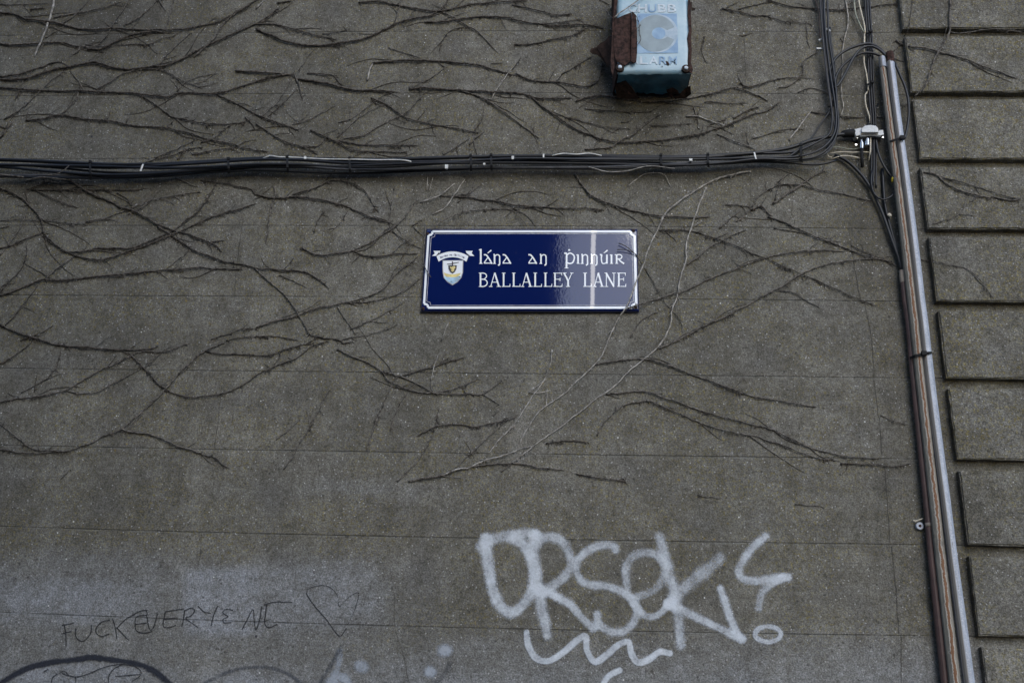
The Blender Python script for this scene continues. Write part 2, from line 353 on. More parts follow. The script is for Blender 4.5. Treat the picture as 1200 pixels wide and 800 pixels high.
def build_wall():
    xs = np.concatenate([[-9, -5], np.arange(-2.4, 2.41, .014), [5, 9]]); zs = np.concatenate([[0, .6], np.arange(1.2, 5.4, .014), [6.2, 7.5]])
    X, Z = np.meshgrid(xs, zs, indexing='ij'); nx, nz = X.shape
    px, py = to_px(X.ravel(), 0.0, Z.ravel())
    inside = (px > -60)*(px < 1260)*(py > -60)*(py < 860)
    me = bpy.data.meshes.new('wall_face')
    V = np.stack([X.ravel(), np.zeros(nx*nz), Z.ravel()], -1)
    idx = np.arange(nx*nz).reshape(nx, nz)
    Fq = np.stack([idx[:-1, :-1], idx[1:, :-1], idx[1:, 1:], idx[:-1, 1:]], -1).reshape(-1, 4)
    me.from_pydata(V.tolist(), [], Fq.tolist()); me.update()
    k = course(px, py)
    at_z = np.array([at(600, y).z for y in (0, 800)])
    for nm, val in (('course', k+20.5), ('wash', np.where(inside, wash_mask(px, py), 0)), ('grime_shade', np.where(inside, grime_shade_mask(px, py), 0))):
        a_ = me.attributes.new(nm, 'FLOAT', 'POINT'); a_.data.foreach_set('value', np.clip(val, 0, 60).astype(np.float32))
    link('wall_face', me, M['wall'], wall)
    m = MB(); m.box((0, .18, 3.75), 9, .17, 3.75); m.build('wall_core', M['crack'], wall)
    # raised blocks
    pil = bpy.data.objects.new('pilaster', None); C.objects.link(pil); pil.parent = wall
    D = .034
    bots = [33, 107.5, 186, 268, 353, 443, 538, 638.5, 744.5]; tops = [42, 116, 195.5, 277, 363.5, 454.5, 551, 651.5, 757.5]
    lefts = [(1058, 33), (1068, 107), (1077, 185), (1090, 267), (1101, 352), (1111, 442), (1122, 537), (1134, 637), (1147, 744)]
    xl = float(np.mean([at(a_, b_, D).x for a_, b_ in lefts]))
    zb = [at(1165, v, D).z for v in bots]; zt = [at(1165, v, D).z for v in tops]
    H = zb[0]-zb[1]
    lst = [(zb[0]+H, zb[0]+H+(zt[1]-zb[1])+.28)] + [(zb[0], zb[0]+(zt[1]-zb[1]) if False else at(1165, -33, D).z)] + [(zb[i+1], zt[i]) for i in range(8)] + [(zt[8]-.30, zt[8])]
    z = zt[8]-.35
    while z > .3: lst.append((z-.30, z)); z -= .345
    for (z0, z1) in lst:
        if z1 <= z0: continue
        bm = bmesh.new(); nx_, nz_ = 30, 14
        x0 = xl+random.uniform(-.003, .003); x1 = xl+1.25
        vv = [[None]*(nz_+1) for _ in range(nx_+1)]
        bmesh.ops.create_cube(bm, size=1)
        for v in bm.verts:
            v.co = Vector((x0 if v.co.x < 0 else x1, -D if v.co.y < 0 else .01, z0 if v.co.z < 0 else z1))
        eds = [e_ for e_ in bm.edges if all(v.co.y < -.001 for v in e_.verts)]
        bmesh.ops.subdivide_edges(bm, edges=[e_ for e_ in bm.edges if abs((e_.verts[0].co-e_.verts[1].co).normalized().x) > .9], cuts=40, use_grid_fill=True)
        bmesh.ops.subdivide_edges(bm, edges=[e_ for e_ in bm.edges if abs((e_.verts[0].co-e_.verts[1].co).normalized().z) > .9], cuts=12, use_grid_fill=True)
        eds = [e_ for e_ in bm.edges if len(e_.link_faces) == 2 and e_.calc_face_angle() > 1 and all(v.co.y < -.01 for v in e_.verts)]
        bmesh.ops.bevel(bm, geom=eds, offset=.0045, segments=2, affect='EDGES')
        for v in bm.verts:
            if v.co.y < -.01:
                ed = min(v.co.x-x0, v.co.z-z0, z1-v.co.z)
                if ed < .006: v.co += Vector((random.uniform(-.0015, .0015), random.uniform(-.001, .002), random.uniform(-.0015, .0015)))
        me = bpy.data.meshes.new('raised_block'); bm.to_mesh(me); bm.free()
        o = link('raised_block', me, M['wall'], None); o.parent = pil
    # vertical joints, cracks, nail holes
    segs = [([(284,262),(279,300),(275,345)],1.3),([(260,452),(256,490),(251,525)],1.3),([(7.5,617),(3,655)],1.2),([(236.5,625),(235,645),(232,664)],1.2),
            ([(457,665),(462,700),(463,735),(472,765),(480,800)],.9),([(104,122),(100,150),(97,180)],.9),([(662,44),(660,80)],.9),([(872,44),(874,92)],.8),
            ([(995,270),(1000,305),(1008,350)],1.6),([(1013,355),(1022,400),(1024,440)],1.2),([(1024,445),(1030,490),(1034,535)],1.2),([(1036,542),(1040,590),(1043,636)],1.6),
            ([(1045,640),(1050,690),(1053,742)],1.4),([(1056,745),(1056,800)],1.2),([(757,150),(757,178)],.7),([(880,205),(879,235)],.7),([(651,200),(650,228)],.8),([(888,400),(888,425)],1.2)]
    for pts, wd in segs:
        P = smooth_path(pts, 5); P[1:-1] += RNG.normal(0, .35, P[1:-1].shape); A, B = [], []
        for i, (x, y) in enumerate(P):
            p = at(x, y, .0012); hw = wd*.38*mpp(p)*random.uniform(.3, 1.2)
            A.append(p+Vector((-hw, 0, 0))); B.append(p+Vector((hw, 0, 0)))
        m = MB(); m.quad_strip(A, B); m.build('crack', M['crack'], wall)
    for (x, y, r) in [(740,728,2.6),(820.5,447,2.2),(919.5,729.5,2.4),(1099,112-100,0),(1128,351,2.0),(464,629,2.2),(107.5,160,2.5),(300,745,3.2)]:
        if r <= 0: continue
        p = at(x, y, .0016); rr = r*.5*mpp(p); m = MB()
        m.poly([(p.x+rr*math.cos(t_*.7854)*random.uniform(.8, 1.2), p.z+rr*math.sin(t_*.7854)*random.uniform(.8, 1.2)) for t_ in range(8)], -.0016, -.0002); m.build('nail_hole', M['enamel_black'], wall)

# ------------------------------------------------------------------ graffiti
def T(x0, y0, k, s): 
    v = [float(q) for q in s.replace(',', ' ').split()]
    return [(x0+v[i]/k, y0+v[i+1]/k) for i in range(0, len(v), 2)]
def graffiti(name, label, mat, strokes, d, soft=.52, step=.9):
    """strokes: (points, width, strength); the sheet is trimmed to where there is paint"""
    allp = [smooth_path(p, 1.2) if len(p) > 1 else np.array(p, float) for p, _, _ in strokes]
    mw = max(s[1] for s in strokes)
    x0, y0 = np.min([p.min(0) for p in allp], 0)-mw; x1, y1 = np.max([p.max(0) for p in allp], 0)+mw
    xs = np.arange(x0, x1, step); ys = np.arange(y0, y1, step); D_ = np.zeros((len(xs), len(ys)))
    for P, (_, wd, st) in zip(allp, strokes):
        E_ = np.full(D_.shape, 1e9); jw = wd*(1+.06*np.sin(np.arange(len(P))*.13+x0))
        for q, ww in zip(P, jw):
            i0, i1 = np.searchsorted(xs, [q[0]-wd*1.3, q[0]+wd*1.3]); j0, j1 = np.searchsorted(ys, [q[1]-wd*1.3, q[1]+wd*1.3])
            dd = np.hypot(xs[i0:i1, None]-q[0], ys[None, j0:j1]-q[1])/(ww*.5)
            E_[i0:i1, j0:j1] = np.minimum(E_[i0:i1, j0:j1], dd)
        den = st*np.clip((1+soft-E_)/(2*soft), 0, 1)**1.1
        D_ = 1-(1-D_)*(1-np.clip(den, 0, .995)) if st < .8 else np.maximum(D_+.25*den*(D_ > 0), den)
    keep = D_ > .03
    fq = keep[:-1, :-1] | keep[1:, :-1] | keep[1:, 1:] | keep[:-1, 1:]
    used = np.zeros(D_.shape, bool)
    for a_, b_ in ((0, 0), (1, 0), (1, 1), (0, 1)): used[a_:a_+fq.shape[0], b_:b_+fq.shape[1]] |= fq
    idx = -np.ones(D_.shape, int); idx[used] = np.arange(used.sum())
    I, J = np.nonzero(used); verts = [tuple(at(xs[i], ys[j], d)) for i, j in zip(I, J)]
    fi, fj = np.nonzero(fq)
    faces = np.stack([idx[fi, fj], idx[fi, fj+1], idx[fi+1, fj+1], idx[fi+1, fj]], -1).tolist()
    me = bpy.data.meshes.new(name); me.from_pydata(verts, [], faces); me.update()
    a_ = me.attributes.new('paint', 'FLOAT', 'POINT'); a_.data.foreach_set('value', D_[used].astype(np.float32))
    return tag(link(name, me, mat, wall), label)
def build_graffiti():
    O = lambda s: T(600, 600, 4, s); Q = lambda s: T(850, 600, 4.71, s); Mm = lambda s: T(0, 600, 4, s); N = lambda s: T(300, 600, 4, s); A6 = lambda s: T(0, 760, 6, s); B3 = lambda s: T(200, 740, 3, s)
    st = [(([(562,640),(575,632),(600,627),(618,624),(630,628)]), 14, .72), ([(568,630),(571,652),(574,675),(581,700),(592,715),(603,716),(615,705),(624,690),(627,672),(623,655),(615,640),(604,631)], 14.5, .78),
          (O('110,110 105,200 110,280 125,370 145,480 165,575'), 13.5, .74), (O('110,150 170,118 230,132 268,190 272,255 240,308 190,342 130,365'), 12, .7),
          (O('130,365 200,390 270,430 325,490 382,545'), 11, .76), (O('125,355 140,375'), 11, .9),
          (O('487,178 475,158 430,152 375,168 330,200 305,245 312,300 350,335 430,345 500,362 552,402 585,455 572,512 525,555 465,560 410,525 398,480'), 11, .7),
          (O('540,350 530,275 558,215 615,188 675,198 715,255 702,325 655,368 590,395'), 11, .6), (O('540,380 590,450 625,485 672,485 718,452 745,420'), 9.5, .65),
          (O('692,112 715,200 742,290 758,380 778,480 792,625'), 13.5, .68), (O('975,212 905,275 830,335 752,415'), 17, .58), (O('725,430 820,470 900,508 985,550 1075,592'), 10.5, .7), (O('735,425 750,430'), 12, .5),
          (O('975,358 1000,425 1022,490 1048,545 1075,590'), 10, .78), (O('1060,585 1085,600'), 11, .4),
          (Q('222,130 155,190 98,265 75,325 95,365 165,380 250,367 342,357'), 11, .7), (Q('310,368 240,405 198,455 185,528'), 10.5, .66), (Q('330,352 350,358'), 10, .5)]
    graffiti('spray_tag', 'large white spray painted tag of looping letters', M['white_spray'], st, .0022)
    graffiti('spray_squiggle', 'white spray painted zigzag underline beneath the tag', M['white_spray'],
             [(O('68,562 75,620 108,678 160,697 222,670 280,620 342,580 350,640 375,690 402,697 450,662 500,620 545,608 560,660 590,702 640,690 690,655 740,660'), 8.6, .82)], .0028, .34)
    ring = [(900+15*math.cos(t)+0, 742.5+9*math.sin(t)) for t in np.linspace(0, 2*math.pi, 20)]
    graffiti('spray_ring', 'small white sprayed ring at the right end of the tag', M['white_spray'], [(ring, 7, .7)], .0022, .4)
    graffiti('spray_stroke', 'short white spray stroke cut by the bottom edge below the zigzag', M['white_spray'], [(O('505,740 460,762 430,800 415,840'), 8.5, .85)], .0022, .4)
    for c, r, lb in (((424, 780), 20, 'pale round sprayed spot beside the pale wedge'), ((521, 761), 19, 'upper pale sprayed spot left of the zigzag'), ((505, 786), 18, 'lower pale sprayed spot left of the zigzag')):
        graffiti('spray_spot', lb, M['pale_spray'], [([(c[0]-1, c[1]), (c[0]+1, c[1]+1)], r*.85, .85)], .0022, .5)
    graffiti('spray_wedge', 'pale sprayed wedge rising from the bottom edge', M['pale_spray'], [(N('395,650 390,700 375,760 340,830'), 9, .6), (N('370,760 420,780 440,830'), 12, .8), (N('350,790 380,830'), 16, .7)], .0022, .5)
    graffiti('black_arc', 'black spray painted arch at the lower left', M['black_spray'],
             [(A6('-30,262 10,235 80,190 150,155 230,120 350,95 470,80 570,70 640,57 720,65 830,80 930,95 1030,125 1100,160 1150,200 1200,245'), 6.6, .85), (A6('560,72 640,58 700,68'), 7, .5), (A6('150,150 240,122 330,102'), 6, .5), (A6('1050,160 1120,205 1160,240'), 6, .35)], .0022, .6, .7)
    graffiti('grey_arc', 'faint grey sprayed arch right of the black one', M['grey_spray'], [(B3('120,180 200,142 260,127 330,124 390,137 430,158 462,185'), 5, .6), (B3('600,50 570,105 525,180'), 5.5, .6), (B3('935,178 960,150 985,110'), 9, .5)], .0022, .6)
    pen = ['300,525 308,570 310,625', '292,530 345,518', '290,568 332,558', '355,545 355,580 375,602 400,598 425,565 428,530', '512,505 475,515 450,545 455,570 480,580 510,570',
           '528,498 540,540 548,590', '632,478 590,500 548,542', '548,540 575,570 602,597', '690,458 660,462 620,480', '685,458 688,480 640,490 634,535 645,558 680,565 712,558', '636,525 685,518',
           '688,485 700,545 718,542 738,478', '775,465 860,452', '772,500 820,495', '775,465 765,528 785,540 822,530', '865,460 860,500 853,532', '865,462 895,448 912,460 895,485 872,497 925,537',
           '930,440 955,465 985,472', '1020,440 1002,480 990,530', '1090,458 1060,453 1045,470 1068,488 1046,500 1050,516 1082,515', '1135,548 1160,500 1186,455 1192,510 1200,548 1218,500 1226,442']
    sp = [(Mm(s), 1.5, .95) for s in pen]+[(N('50,432 44,480 40,518 60,540 98,525'), 1.5, .95), (N('38,433 90,420 168,421'), 1.4, .9), (N('45,508 66,500'), 1.1, .8)]
    graffiti('pen_writing', 'thin black marker handwriting in capital letters', M['pen'], sp, .0022, .45, .5)
    graffiti('pen_heart', 'thin black marker outline of a lopsided heart', M['pen'], [(N('235,378 252,355 310,342 355,357 383,395 390,440 430,402 470,378 481,388 465,450 440,505 430,525'), 1.15, .8), (N('235,378 268,430 330,502 390,578 422,545'), 1.4, .95)], .0022, .45, .5)
    sc = ['360,240 370,200 402,175', '415,170 452,155 482,187 440,172', '482,187 540,195 620,175 700,140 780,115 860,108 940,120 990,155 982,190 930,225', '860,108 800,140 765,190 765,240', '815,192 980,178', '530,195 530,235', '310,160 335,142']
    graffiti('pen_scribble', 'thin black marker scribble inside the black arch', M['pen'], [(A6(s), 1.4, .9) for s in sc], .0030, .45, .5)

# ------------------------------------------------------------------ street sign
SD = .020
CREASE, GLARE_CREASE_H = .793, .0016  # added fold that catches the sun to form the glare strip
def glare_crease(u, v): return GLARE_CREASE_H*(.62+.38*v)/(1+math.exp(-(u-(CREASE-.006*v))/.0040))
def sd_at(x, y): return -glare_crease((x-496)/251., (y-267)/98.)
def P2(x, y, d=SD): p = at(x, y, d); return (p.x, p.z)
def glyph(m, strokes, d, dd=.0006):
    """strokes in photo pixels: (points, width start, width end) -> thin raised enamel"""
    for i, (pts, w0, w1) in enumerate(strokes):
        P = smooth_path(pts, .8) if len(pts) > 2 else np.array(pts, float)
        if len(P) == 2: P = np.array([P[0]+(P[1]-P[0])*t_ for t_ in np.linspace(0, 1, max(2, int(np.linalg.norm(P[1]-P[0])/3)))])
        n = len(P); A, B = [], []
        for k in range(n):
            t = P[min(k+1, n-1)]-P[max(k-1, 0)]; t = t/(np.linalg.norm(t)+1e-9); nn = np.array([-t[1], t[0]])
            hw = .5*(w0+(w1-w0)*k/(n-1)); A.append(P[k]+nn*hw); B.append(P[k]-nn*hw)
        z = d+dd+.00003*i
        m.quad_strip([at(*a_, z+sd_at(*a_)) for a_ in A], [at(*b_, z+sd_at(*b_)) for b_ in B])
def serif_caps():
    top, bas = 319.6, 336.0; G = []; h = bas-top; s = 1.9; th = .95
    def S(*p): G.append(p)
    def ln(x0, y0, x1, y1, w_): G.append(([(x0, y0), (x1, y1)], w_, w_))
    def sf(x0, x1, y): ln(x0, y, x1, y, .8)
    def L(a_, b_):
        ln(a_+2.6, top, a_+2.6, bas, s); sf(a_+.6, a_+4.8, top+.3); ln(a_+.6, bas-.4, b_, bas-.4, .9); G.append(([(b_-.2, bas), (b_+.1, bas-3.6)], 1.3, .5))
    def A(a_, b_):
        c = (a_+b_)/2; ln(c-.3, top, a_+2, bas, th); ln(c-.3, top, b_-2.2, bas, s+.1); ln(a_+3.6, bas-5.4, b_-3.6, bas-5.4, .9); sf(a_, a_+4.2, bas-.3); sf(b_-5, b_+.3, bas-.3)
    def E(a_, b_):
        ln(a_+2.4, top, a_+2.4, bas, s); ln(a_+.5, top+.4, b_-.6, top+.4, .9); ln(a_+.5, bas-.4, b_-.2, bas-.4, .9); ln(a_+2.4, top+7.6, b_-2.6, top+7.6, .9)
        G.append(([(b_-.7, top), (b_-.5, top+3.4)], 1.2, .5)); G.append(([(b_-.4, bas), (b_+.1, bas-3.8)], 1.3, .5)); ln(b_-2.5, top+5.6, b_-2.5, top+9.6, .8)
    def B(a_, b_):
        ln(a_+2.4, top, a_+2.4, bas, s); sf(a_+.4, a_+4, top+.3); sf(a_+.4, a_+4, bas-.3)
        G.append(([(a_+2.4, top+.4), (a_+6.2, top+.5), (b_-1.9, top+2), (b_-1.6, top+5), (a_+6.3, top+7.4), (a_+2.4, top+7.6)], 1.2, 1.2))
        G.append(([(a_+2.4, top+7.6), (a_+7, top+7.8), (b_-.9, top+10), (b_-1, top+13.6), (a_+6.5, bas-.5), (a_+2.4, bas-.4)], 1.3, 1.3))
    def Y(a_, b_):
        c = (a_+b_)/2; ln(c, top+9, c, bas, s); ln(a_+1.6, top, c, top+9.4, s); ln(b_-1.8, top, c+.2, top+9.4, th); sf(a_, a_+4.6, top+.3); sf(b_-4, b_, top+.3); sf(c-2.4, c+2.4, bas-.3)
    def Nn(a_, b_):
        ln(a_+2.2, top, a_+2.2, bas, th); ln(b_-2, top, b_-2, bas, th); ln(a_+1.8, top, b_-1.9, bas, s+.1); sf(a_, a_+3, top+.3); sf(b_-4, b_, top+.3); sf(a_+.3, a_+4.2, bas-.3)
    B(560.7, 571.5); A(573, 587); L(587.6, 597.6); L(599.4, 609.4); A(610.2, 624); L(624.6, 634.6); L(636.6, 646.6); E(648, 658.8); Y(659.3, 672.2)
    L(683, 693); A(694.6, 708); Nn(708.4, 721.4); E(722.8, 733.4)
    return G
def gaelic():
    G = []; xh, bs = 298.3, 309.0; s = 2.0
    def a_(x):   # open triangular a
        G.append(([(x+1, xh+.3), (x+3.4, xh+.3), (x+6.4, xh+3.6), (x+10.6, bs+.1)], 1.6, 1.9)); G.append(([(x+5.9, xh+3.2), (x+1.4, bs-1.2)], 1.1, 1.3)); G.append(([(x+1, bs-.7), (x+9.5, bs-.7)], 1.2, 1.2))
    def n_(x):
        G.append(([(x+1.1, xh-.2), (x+2.3, xh+1), (x+2.3, bs)], 1.9, 1.9)); G.append(([(x+2.4, xh+2.4), (x+5, xh+.2), (x+8, xh+1.4), (x+8.3, xh+6), (x+8.2, bs+.6), (x+6.4, bs+1.8)], 1.2, 1.8)); G.append(([(x+.4, bs-.2), (x+3.8, bs-.2)], .8, .8))
    def i_(x): G.append(([(x, xh+.6), (x+1.6, xh+.2)], 1.1, 1.1)); G.append(([(x+2, xh-.1), (x+2, bs)], 2, 2)); G.append(([(x+.4, bs-.3), (x+3.8, bs-.3)], .9, .9))
    def acc(x): G.append(([(x, 296.6), (x+4.4, 293.2)], .9, 1.7))
    G.append(([(561.2, 293), (562.6, 292.4)], 1.1, 1.1)); G.append(([(563.4, 291.6), (563.4, bs)], 2.1, 2.1)); G.append(([(561.5, bs-.3), (565.4, bs-.3)], .9, .9))
    a_(566); acc(571.4); n_(577.2); a_(588); a_(618.2); n_(631.6)
    G.append(([(661.2, 297), (663, 296.6), (664, 298.5), (663.8, 313.6)], 1.9, 2.1)); G.append(([(661.6, 314), (666, 314)], .9, .9))
    G.append(([(664, 298.8), (668, 296.6), (672.2, 299), (673, 303), (671, 307.6), (667.6, 308.8), (664.2, 307.6)], 1.6, 1.7)); G.append(([(666, 293), (668.2, 293)], 2.0, 2.0))
    i_(675.4); n_(680.2); n_(691.2)
    G.append(([(703, xh+.4), (705, xh+.3), (704.8, xh+5), (705.6, bs-1), (708.4, bs-.2), (711, bs-2)], 1.8, 1.1)); G.append(([(711.2, xh), (711.2, bs)], 1.9, 1.9)); acc(707.6)
    i_(714.6)
    G.append(([(720.4, xh+.4), (722, xh)], 1, 1)); G.append(([(722.6, xh), (722.6, bs)], 1.9, 1.9)); G.append(([(722.8, xh+.4), (726.4, xh), (728.8, xh+2), (727.6, xh+4.6), (723.6, xh+5.4)], 1.2, 1.3)); G.append(([(725, xh+5.2), (727.5, xh+8), (731.4, bs)], 1.7, 1.8)); G.append(([(721, bs-.3), (724.4, bs-.3)], .9, .9))
    return G
def build_sign():
    c = at(621, 365, 0); root = empty('street_sign', (c.x, 0, c.z), 'blue enamel street name sign with white lettering and crest', 'sign')
    TL, TR, BR, BL = [at(*q, SD) for q in ((499.3, 267), (747.2, 267), (749.2, 365), (492.4, 365))]
    # plate: a bowed sheet whose edges roll back towards the wall
    nu, nv = 520, 36; us = np.linspace(0, 1, nu+1); vs_ = np.linspace(0, 1, nv+1)
    roll = .006; m = MB(); grid = []
    for u in us:
        for v in vs_:
            p = (TL*(1-u)+TR*u)*(1-v)+(BL*(1-u)+BR*u)*v
            e_ = min(u*.80, (1-u)*.80, v*.33, (1-v)*.33); k = max(0, 1-e_/roll)
            # added shallow vertical fold, shaped to mirror the sun as a glare strip
            cr = -glare_crease(u, v)
            grid.append((p.x, p.y+k*k*.009-cr, p.z))
    n1 = nv+1
    m.add(grid, [(i*n1+j, i*n1+j+1, (i+1)*n1+j+1, (i+1)*n1+j) for i in range(nu) for j in range(nv)])
    o = m.build('plate', M['enamel_blue'], root, True)
    md = o.modifiers.new('s', 'SOLIDIFY'); md.thickness = .0022; md.offset = -1
    for poly in o.data.polygons:
        if poly.normal.y > 0: poly.flip()
    # white border: two lines with notched corners
    def border(inset, wd, nm, mat):
        l0, l1 = 502.2+inset, 497.0+inset; r0, r1 = 743.6-inset, 745.4-inset; t, b = 271.2+inset*.9, 360.4-inset*.9; n = 4.6
        cor = [(l0+n, t), (r0-n, t), (r0-n+.5, t+n*.75), (r0, t+n), (r1, b-n), (r1-n+.5, b-n*.75), (r1-n, b), (l1+n, b), (l1+n-.5, b-n*.75), (l1, b-n), (l0, t+n), (l0+n-.5, t+n*.75)]
        m = MB(); glyph(m, [([cor[i], cor[(i+1) % len(cor)]], wd, wd) for i in range(len(cor))], SD, .0009); return m.build(nm, mat, root)
    border(0, 2.6, 'border', M['enamel_white']); border(3.0, .6, 'inner_border', M['enamel_grey'])
    for nm, G_, cuts in (('irish_word', gaelic(), (560, 610, 655, 800)), ('english_word', serif_caps(), (555, 677, 800))):
        for c0, c1 in zip(cuts, cuts[1:]):
            m = MB(); glyph(m, [g_ for g_ in G_ if c0 <= g_[0][0][0] < c1], SD, .0012); m.build(nm, M['enamel_white'], root)
    # crest
    cr = bpy.data.objects.new('crest', None); C.objects.link(cr); cr.parent = root; cr.location = (0, 0, 0)
    def flat(nm, pts, d, mat):
        m = MB(); m.poly([P2(*T(500, 285, 14.55, f'{x} {y}')[0], d) for x, y in pts], -d, -d+.0004); o = m.build(nm, mat); o.parent = cr; o.matrix_parent_inverse = Matrix.Translation(-root.location); return o
    sh = lambda k: [(440+(x-440)*k, 480+(y-480)*k) for x, y in ((272, 290), (625, 290), (622, 400), (618, 500), (590, 590), (530, 660), (440, 716), (350, 660), (292, 590), (275, 500), (270, 400))]
    flat('shield_rim', sh(1), SD+.0010, M['enamel_grey']); flat('shield', sh(.93), SD+.0016, M['enamel_white'])
    flat('sea', [(300, 575), (350, 560), (440, 575), (520, 560), (588, 560), (560, 610), (520, 650), (440, 695), (360, 650), (315, 610)], SD+.0022, M['enamel_sky'])
    flat('boat', [(290, 495), (330, 515), (400, 530), (470, 530), (540, 515), (585, 505), (560, 545), (520, 572), (440, 580), (340, 572), (305, 540)], SD+.0028, M['enamel_yellow'])
    flat('small_shield', [(368, 375), (515, 375), (508, 440), (480, 490), (440, 520), (400, 490), (372, 440)], SD+.0028, M['enamel_black'])
    flat('lion', [(400, 395), (425, 410), (440, 395), (480, 385), (490, 420), (465, 440), (470, 465), (440, 490), (415, 465), (430, 440), (405, 430)], SD+.0034, M['enamel_yellow'])
    flat('mast', [(345, 350), (430, 345), (430, 310), (450, 310), (450, 335), (550, 320), (548, 330), (450, 352), (450, 375), (430, 375), (430, 360), (350, 362)], SD+.0034, M['enamel_black'])
    for i, (x, y, l_) in enumerate(((330, 578, 60), (470, 580, 50), (540, 575, 40), (370, 610, 50), (480, 605, 60), (400, 655, 45), (470, 640, 40), (520, 620, 30))):
        flat('wave', [(x, y), (x+l_/2, y-9), (x+l_, y), (x+l_/2, y+3)], SD+.0026, M['enamel_black' if i % 3 == 2 else 'enamel_grey'])
    cx, cy = 440, 640
    arc = lambda r, a0, a1, n: [(cx+r*math.cos(math.radians(t)), cy-r*math.sin(math.radians(t))) for t in np.linspace(a0, a1, n)]
    flat('ribbon', arc(500, 123, 57, 14)+arc(402, 54, 126, 14), SD+.0014, M['enamel_white'])
    flat('ribbon_tail', [(115, 130), (235, 130), (215, 195), (160, 215), (88, 215), (140, 175)], SD+.0010, M['enamel_white']); flat('ribbon_tail', [(665, 130), (785, 130), (765, 170), (815, 218), (735, 215), (690, 190)], SD+.0010, M['enamel_white'])
    flat('ribbon_fold', [(160, 215), (215, 145), (220, 190)], SD+.0018, M['enamel_black']); flat('ribbon_fold', [(680, 165), (740, 215), (690, 190)], SD+.0018, M['enamel_black'])
    txt = 'Bardas na Gaillime'; m = MB()
    for i, ch in enumerate(txt):
        if ch == ' ': continue
        ang = 118-56*(i+.5)/len(txt); r0_ = 428
        base = Vector(T(500, 285, 14.55, f'{cx+r0_*math.cos(math.radians(ang))} {cy-r0_*math.sin(math.radians(ang))}')[0])
        up = Vector((math.cos(math.radians(ang)), -math.sin(math.radians(ang)))); rt = Vector((-up.y, up.x))
        for tri in letter_tris(ch):
            pts = [at(*(base+rt*(x*3.6-1.0)+up*(y*3.4)), SD+.0020) for x, y in tri]; m.add(pts, [tuple(range(len(pts)))])
    o = m.build('ribbon_lettering', M['enamel_blue']); o.parent = cr; o.matrix_parent_inverse = Matrix.Translation(-root.location)
    # rusty corner fixings
    for (x, y, r) in ((501.5, 273.5, 3.2), (742.5, 270.0, 3.6), (496.0, 361.3, 4.0), (745.0, 359.5, 3.8)):
        p = at(x, y, SD+.001); rr = r*.5*mpp(p); m = MB()
        m.poly([(p.x+rr*math.cos(t*.524)*random.uniform(.75, 1.25), p.z+rr*math.sin(t*.524)*random.uniform(.75, 1.25)) for t in range(12)], -SD-.0018, -SD+.006)
        m.poly([(p.x+rr*.5*math.cos(t*1.047), p.z+rr*.5*math.sin(t*1.047)) for t in range(6)], -SD-.0050, -SD-.0016); m.build('fixing_screw', M['rust_dark'], root)
_lc = {}
def letter_tris(ch, font=None):
    if ch in _lc: return _lc[ch]
    cu = bpy.data.curves.new('t', 'FONT'); cu.body = ch; cu.size = 1; cu.fill_mode = 'FRONT'; cu.resolution_u = 3; cu.offset = .012
    o = bpy.data.objects.new('t', cu); C.objects.link(o); bpy.context.view_layer.update()
    me = o.evaluated_get(bpy.context.evaluated_depsgraph_get()).to_mesh(); r = [[(me.vertices[i].co.x, me.vertices[i].co.y) for i in f.vertices] for f in me.polygons]
    bpy.data.objects.remove(o); bpy.data.curves.remove(cu); _lc[ch] = r; return r
def text_width(tris): return max(x for t in tris for x, y in t), min(x for t in tris for x, y in t)

